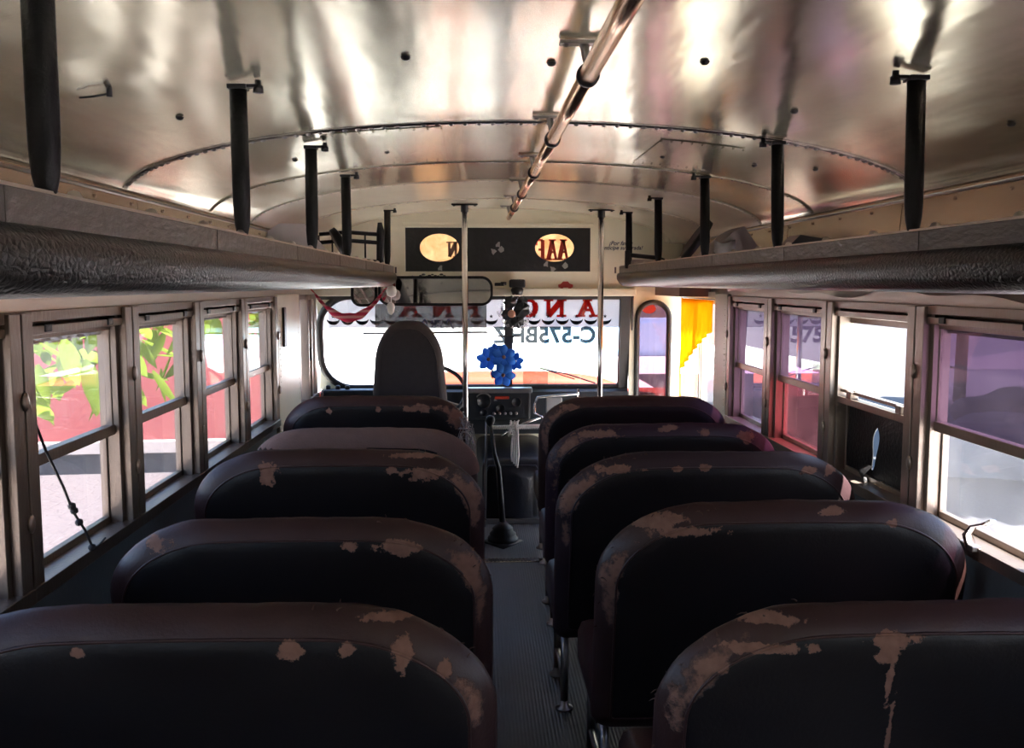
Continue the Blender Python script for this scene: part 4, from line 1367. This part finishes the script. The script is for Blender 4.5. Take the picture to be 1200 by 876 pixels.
# notice lettering and the car sticker on the header
b = MB()
text_bm(b, '\u00a1Por favor', .036, lambda u, v, d: (.905 + u, YF - .0015, 1.700 + v), shear=.3, bold=.0006)
text_bm(b, 'anticipe su parada!', .034, lambda u, v, d: (.915 + u, YF - .0015, 1.672 + v), shear=.3, bold=.0006)
b.build('notice_lettering', M['ink'], wf)
b = MB()
car = [(-.05, -.018), (.05, -.018), (.052, .0), (.03, .006), (.015, .020), (-.018, .020), (-.034, .004), (-.052, .0)]
b.prism(car, lambda u, v, d: (.562 + u * .9, YF + d, 1.443 + v), -.0025, -.0005)
for x in (-.028, .03):
    b.prism([(x + .011 * math.cos(k * PI / 5), -.018 + .011 * math.sin(k * PI / 5)) for k in range(10)], lambda u, v, d: (.562 + u * .9, YF + d, 1.443 + v), -.0035, -.0005)
b.build('car_sticker', M['carred'], wf)

# door mechanism cover, curtain
b = MB()
b.prism([(1.12, 1.378), (1.295, 1.378), (1.295, 1.50), (1.16, 1.50), (1.12, 1.46)], lambda u, v, d: (u, d, v), 5.15, 5.86)
o = tag(b.build('door_mechanism_box', M['brown_box']), 'brown cover box mounted above the passenger door', 'cover box')
o = empty('curtain', (1.288, 5.45, 1.36), 'bright yellow cloth curtain drawn across the top of the door', 'curtain')
b = MB(); P = []
for i in range(41):
    f = i / 40                                   # 0 near .. 1 far
    y = -.40 + .80 * f
    zb_ = -.17 - .30 * f ** 1.2 if f < .93 else -.17 - .30 * f ** 1.2 - .45 * (f - .93) / .07
    P.append([(-.006 + .010 * math.sin(i * 1.15) * (.3 + .7 * j / 10) - .006 * j / 10, y, zb_ * j / 10) for j in range(11)])
b.grid(P); q = b.build('cloth', M['yellow'], o); solid(q, .002, 0)
b = MB(); b.tube([(-.002, -.43, .004), (-.002, .42, .004)], .004, 6); b.build('rod', M['steel'], o)

# speakers and things lying on the racks
def speaker(name_label, x, y, ang, mirror=1):
    o = empty('rack_speaker', (x, y, 1.5345), name_label, 'speaker')
    o.rotation_euler = (0, 0, ang)
    b = MB()
    b.prism([(-.12, 0), (.13, 0), (.13, .02), (.02, .15), (-.075, .15), (-.12, .12)], lambda u, v, d: (u, d, v), -.10, .10)
    b.build('cabinet', M['grey_box'], o)
    return o
sp = speaker('pinkish grey wedge shaped speaker box on the left luggage rack', -.72, 3.86, .25)
b = MB()
m = Matrix.Translation((.165, -.02, .075)) @ Matrix.Rotation(math.radians(62), 4, 'Y')
b.lathe([(.068, -.01), (.07, .012), (.055, .018), (.02, .004), (.006, .012)], m, 24); b.build('speaker_cone', M['black'], sp)
sp2 = empty('rack_speaker', (1.10, 4.05, 1.5345), 'grey pyramid topped speaker box on the right luggage rack', 'speaker')
b = MB()
b.prism([(-.16, 0), (.14, 0), (.03, .155), (-.02, .13)], lambda u, v, d: (u, d, v), -.10, .12); b.build('cabinet', M['grey_box'], sp2)
b = MB()
m = Matrix.Translation((-.16, -.03, .095)) @ Matrix.Rotation(math.radians(-55), 4, 'Y') @ Matrix.Scale(1.35, 4, (1, 0, 0))
b.lathe([(.078, -.012), (.08, .012), (.062, .018), (.02, .006), (.006, .012)], m, 24); b.build('speaker_cone', M['black'], sp2)
b = MB()
P = [[(-.10 + .03 * i, -.108 - .01 * math.sin(i), .02 + .035 * j + .01 * math.sin(i * 2 + j)) for j in range(3)] for i in range(4)]
b.grid(P); q = b.build('torn_wrapper', M['white_cloth'], sp2); solid(q, .002, 0)
# rusty tool / flat bundle further back on the right rack
b = MB()
b.prism([(-.10, 0), (.10, 0), (.06, .055), (-.03, .07)], lambda u, v, d: (1.06 + u, 3.02 + d, 1.5345 + v), -.05, .06)
tag(b.build('cloth_bundle', M['blackmetal']), 'small dark bundle lying on the right luggage rack', 'bundle')
# dark tube frame at the front end of the left rack
o = empty('tube_frame', (-.66, 5.25, 1.5345), 'black tube frame standing on the front end of the left luggage rack', 'frame')
b = MB()
for z in (.035, .14, .185): b.tube([(-.20, 0, z + .0), (-.05, 0, z + .012), (.12, 0, z)], .011, 8)
for x in (-.13, -.05, .05): b.tube([(x, 0, .03), (x, 0, .185)], .005, 6)
b.build('rail', M['black'], o)
b = MB(); b.tube([(.13, 0, .0), (.135, 0, .20), (.132, 0, .25)], [.02, .022, .012], 10, flat=.6); b.tube([(-.21, 0, .0), (-.21, 0, .18)], .012, 8); b.build('post', M['black'], o)
# black folded fan on the front of the right rack
o = empty('fan_bracket', (1.00, 5.30, 1.5345), 'black folded bracket lying on the front end of the right luggage rack', 'bracket')
b = MB(); b.box((-.16, -.01, 0), (-.13, .02, .10), bev=.004); b.tube([(-.13, 0, .075), (.02, 0, .06), (.10, 0, .03)], .012, 8); b.build('arm', M['blackmetal'], o)
b = MB(); b.box((-.12, -.02, .0), (.06, .06, .05), bev=.01); b.build('case', M['grey_box'], o)

# knotted cord hanging on the left window, hook on the right window
o = empty('knotted_cord', (-.965, 2.25, .80), 'dark knotted cord tied to the nearest left window', 'cord')
b = MB()
b.tube([(-.022, -.13, .34), (-.02, -.09, .27), (-.015, -.02, .17), (-.012, .02, .10), (.0, .055, .045), (.005, .085, -.01)], .0032, 6)
b.tube([(.005, .085, -.01), (.004, .12, -.012), (.002, .17, -.006)], .0028, 6)
b.build('cord', M['wire'], o)
for (x, y, z) in ((-.012, .015, .115), (-.010, .022, .102), (-.005, .035, .07), (.004, .082, -.006)):
    b = MB(); b.lathe([(.003, -.009), (.009, -.004), (.010, .003), (.004, .010)], Matrix.Translation((x, y, z)) @ Matrix.Rotation(.5, 4, 'X'), 8); b.build('knot', M['wire'], o)
o = empty('pull_handle', (1.272, 2.33, .780), 'bent metal pull handle on the sill of the right window', 'handle')
b = MB()
pts = [(0, -.01, -.005), (-.012, -.012, .03), (-.006, -.03, .055), (.0, -.07, .07), (.004, -.095, .085)]
b.tube(pts, [.014, .014, .013, .013, .012], 10, flat=.35, up=(1, 0, 0)); b.build('lever', M['chrome'], o)
b = MB(); b.box((-.012, -.04, -.012), (.012, .03, .004), bev=.003); b.build('plate', M['steel'], o)

# ------------------------------------------------------------------ outside
b = MB(); b.box((-60, -40, GZ - .2), (80, 160, GZ))
tag(b.build('ground', M['ground']), kind='structure')
b = MB(); b.box((-7.5, 12.6, GZ), (9.0, 150, GZ + .02)); b.box((-2.9, 7.1, GZ), (9.0, 12.6, GZ + .02))
tag(b.build('road', M['road']), kind='structure')
b = MB(); b.box((1.9, -30, GZ), (60, 7.1, GZ + .015)); b.box((9.0, 7.1, GZ), (60, 90, GZ + .015)); b.box((4.0, 7.1, GZ + .02), (9.0, 24, GZ + .03))
tag(b.build('yard', M['yard']), kind='structure')
b = MB()
pts = [(1.45, -10), (12, -10), (12, 4.6), (6.0, 5.2), (4.2, 5.8), (4.5, 7.4), (3.9, 8.6), (1.45, 8.6)]
b.prism(pts, lambda u, v, d: (u, v, d), GZ + .03, GZ + .04)
tag(b.build('bounce_apron', M['road']), kind='structure')  # pale ground added to bounce light indoors; its colour stands in for sunlit earth
b = MB(); b.box((-3.35, -8, GZ), (-1.15, 7.1, GZ + .03)); tag(b.build('bounce_strip', M['road']), kind='structure')  # unseen pale strip added left of the bus to throw light up at the ceiling
# bus nose
b = MB(); P = []
for (y, hw, zt) in ((6.36, 1.0, .70), (6.42, .98, .80), (6.62, .95, .812), (6.84, .90, .795), (6.96, .87, .72), (7.02, .86, .50), (7.02, .86, -.45)):
    row = []
    for i in range(25):
        a = -1 + 2 * i / 24
        if abs(a) > .84: row.append((XC + math.copysign(hw, a), y, -.45 + (zt - .12 + .45) * (1 - abs(a)) / .16))
        else:
            t_ = a / .84
            row.append((XC + hw * t_, y, zt - .12 * abs(t_) ** 5 + .02 * (1 - t_ * t_)))
    P.append(row)
b.grid(P)
o = b.build('bonnet', M['orange'])
tag(o, 'orange bus bonnet outside below the windscreen', 'bonnet')
solid(o, .02, -1)
# wiper
o = empty('wiper', (.62, 6.10, .80), 'thin black wiper lying across the right windscreen', 'wiper')
b = MB(); b.tube([(.16, .0, .0), (-.02, -.02, .06), (-.20, -.025, .10)], .005, 6); b.build('arm', M['blackmetal'], o)
b = MB(); b.tube([(.02, -.03, .03), (-.22, -.035, .108)], .004, 5); b.build('blade', M['rubber'], o)

# pink street wall on the left with kerb
o = empty('boundary_wall', (-6.5, 11.6, GZ), kind='structure')
b = MB(); b.box((-9.0, 0, 0), (4.25, .25, 3.3)); b.build('wall_face', M['pink'], o)
b = MB(); b.box((-9.0, -.10, .0), (4.3, .0, .26)); b.build('kerb_face', M['kerb'], o)
b = MB(); b.box((-9.0, -.16, .26), (4.3, .0, .40)); b.build('kerb_top', M['whitewash'], o)
o.rotation_euler = (0, 0, math.radians(5))

# leafy tree beside the bus
def tree(x, y, h, seed, spread, branches, nleaf, lsize, label, cat='tree', zmin=None):
    rnd = random.Random(seed)
    o = empty('tree', (x, y, GZ), label, cat)
    b = MB()
    b.tube([(0, 0, 0), (.05, .03, h * .3), (-.03, .05, h * .6), (0, 0, h)], [.16, .13, .10, .05], 10)
    b.build('trunk', M['bark'], o)
    tips = []
    for br in branches:
        b = MB(); n_ = len(br)
        b.tube(br, [.045 * (1 - .75 * i / (n_ - 1)) for i in range(n_)], 7); b.build('branch', M['bark'], o)
        tips.append(br)
    b = MB()
    for k in range(nleaf):
        br = rnd.choice(tips)
        i = rnd.randrange(len(br) // 2, len(br) - 1); f = rnd.random()
        p = Vector(br[i]).lerp(Vector(br[i + 1]), f) + Vector((rnd.gauss(0, spread), rnd.gauss(0, spread), rnd.gauss(-.05, spread * .8)))
        L_ = lsize * rnd.uniform(.7, 1.25); wd = L_ * .20
        d = Vector((rnd.uniform(-1, 1), rnd.uniform(-1, 1), rnd.uniform(-1.3, .1))).normalized()
        sd = d.cross(Vector((rnd.uniform(-.4, .4), rnd.uniform(-1, 1), 1))).normalized(); nn = d.cross(sd)
        P = []
        for q in range(6):
            t_ = q / 5
            w_ = wd * math.sin(PI * min(1, .06 + t_ * .94)) ** .8 * (1 if q < 5 else 0.05)
            c = p + d * L_ * t_ - Vector((0, 0, .15 * L_ * t_ * t_))
            P.append([c - sd * w_ + nn * w_ * .3, c, c + sd * w_ + nn * w_ * .3])
        b.grid(P)
    q = b.build('foliage', M['leafgreen'], o, fix=False); q['kind'] = 'stuff'
    return o
tx, ty = -4.6, 4.6
tree(tx, ty, 4.6, 21, .17,
     [[(0, 0, 2.6), (.8, .3, 2.75), (1.6, .5, 2.6), (2.4, .7, 2.35), (2.95, .75, 2.15)],
      [(0, 0, 2.9), (1.0, .8, 2.9), (1.9, 1.6, 2.75), (2.7, 2.2, 2.45), (3.1, 2.4, 2.25)],
      [(0, 0, 2.5), (.9, 1.2, 2.7), (1.8, 2.0, 2.6), (2.5, 2.5, 2.35), (2.8, 2.6, 2.2)],
      [(0, 0, 3.2), (.9, .3, 3.4), (1.8, .5, 3.2), (2.5, .6, 2.75)],
      [(0, 0, 1.7), (.9, .6, 1.75), (1.9, 1.2, 2.0), (2.5, 1.5, 2.05)]],
     330, .21, 'leafy green tree outside the left windows')

# right side yard: bank, kerb blocks, post, leaning boulder, shading tree
b = MB()
P = []
for i in range(31):
    x = 13.2 + i * .2
    P.append([(x, 25 + j * .4, GZ + .02 + (.38 + .12 * mnoise.noise(Vector((x * .8, 2, 0)))) * math.sin(PI * j / 6) * math.sin(PI * min(1, (i + 2) / 32))) for j in range(7)])
b.grid(P)
tag(b.build('earth_bank', M['rock']), 'low dark earth bank far off beyond the right window', 'earth bank')
b = MB(); b.tube([(9.6, 18.2, GZ), (9.62, 18.2, GZ + 1.6), (9.6, 18.2, GZ + 3.2)], [.12, .11, .10], 10)
tag(b.build('wooden_post', M['bark']), 'upright post standing in the yard beyond the right window', 'post')
b = MB(); b.prism([(0, 0), (1.2, 0), (2.6, 3.2), (2.0, 3.2)], lambda u, v, d: (7.9 + u, 13.0 + d, GZ + v), 0, .3)
tag(b.build('slanted_buttress', M['concrete']), 'slanted grey buttress at the right edge beyond the right window', 'buttress')
def rock(name, c, r, seed, m, label, cat, sc=(1, 1, .7)):
    b = MB()
    bmesh.ops.create_icosphere(b.bm, subdivisions=4, radius=1.0)
    for v in b.bm.verts:
        n_ = mnoise.noise(v.co * 1.3 + Vector((seed, 0, 0))) * .28 + mnoise.noise(v.co * 4 + Vector((seed, 5, 0))) * .07
        v.co *= (1 + n_); v.co = Vector((v.co.x * r * sc[0], v.co.y * r * sc[1], max(-.3 * r, v.co.z * r * sc[2])))
    for f in b.bm.faces: f.smooth = True
    o = b.build(name, m); o.location = c
    return tag(o, label, cat)
rock('boulder', (8.4, 14.3, GZ + .15), .8, 3, M['rock'], 'dark boulder in the yard beyond the right window', 'boulder')
rock('rubble_heap', (6.6, 11.4, GZ + .05), .8, 8, M['concrete'], 'pale rubble heap in the yard below the right window', 'rubble', (1.3, .9, .8))
rnd = random.Random(9)
tr = empty('tree', (8.5, 9.0, GZ), 'spreading shade tree standing over the yard on the right', 'tree')
b = MB(); b.tube([(0, 0, 0), (.1, 0, 2), (0, .1, 4.4)], [.22, .18, .12], 10); b.build('trunk', M['bark'], tr)
b = MB()
for k in range(2200):
    a = rnd.random() * 2 * PI; R_ = math.sqrt(rnd.random())
    c = Vector((R_ * 4.0 * math.cos(a) + .2, R_ * 5.3 * math.sin(a) + 3.7, 4.3 + rnd.random() * 1.2))
    s_ = rnd.uniform(.25, .5)
    u = Vector((rnd.uniform(-1, 1), rnd.uniform(-1, 1), rnd.uniform(-.4, .4))).normalized(); w_ = Vector((-u.y, u.x, rnd.uniform(-.4, .4))).normalized()
    b.poly([c - u * s_, c + w_ * s_ * .5, c + u * s_, c - w_ * s_ * .5])
q = b.build('foliage', M['leafgreen'], tr, fix=False); q['kind'] = 'stuff'
b = MB()
for a in range(6):
    b.tube([(0, .1, 3.6), (1.2 * math.cos(a), 2 + 1.6 * math.sin(a), 4.2), (2.6 * math.cos(a), 5 + 3.6 * math.sin(a), 4.7)], [.09, .06, .03], 7)
b.build('branch', M['bark'], tr)

# distant walls ahead
b = MB(); b.box((2.2, 30, GZ), (6.5, 30.3, GZ + 1.25)); b.box((2.4, 29.9, GZ + .2), (6.3, 30.0, GZ + 1.1))
tag(b.build('street_hoarding', M['bluepaint']), 'pale blue hoarding far ahead through the right windscreen', 'hoarding')

# ------------------------------------------------------------------ light
W = bpy.data.worlds.new('sky'); S.world = W; W.use_nodes = True
nt = W.node_tree; nt.nodes.clear()
out = nt.nodes.new('ShaderNodeOutputWorld'); bg = nt.nodes.new('ShaderNodeBackground')
sky = nt.nodes.new('ShaderNodeTexSky'); sky.sky_type = 'NISHITA'; sky.sun_disc = False
SUN_EL, SUN_AZ = math.radians(67), math.radians(118)      # azimuth clockwise from +y
sky.sun_elevation = SUN_EL; sky.sun_rotation = SUN_AZ
sky.air_density = 1.0; sky.dust_density = 3.0; sky.altitude = 1500
bg.inputs[1].default_value = .095
nt.links.new(sky.outputs[0], bg.inputs[0]); nt.links.new(bg.outputs[0], out.inputs[0])
sl = bpy.data.lights.new('sun', 'SUN'); sl.energy = 5.0; sl.angle = math.radians(.6); sl.color = (1, .97, .91)
so = bpy.data.objects.new('sun', sl); COL.objects.link(so)
dirv = Vector((math.sin(SUN_AZ) * math.cos(SUN_EL), math.cos(SUN_AZ) * math.cos(SUN_EL), math.sin(SUN_EL)))
so.rotation_euler = dirv.to_track_quat('Z', 'Y').to_euler()
so.location = (0, 0, 20)
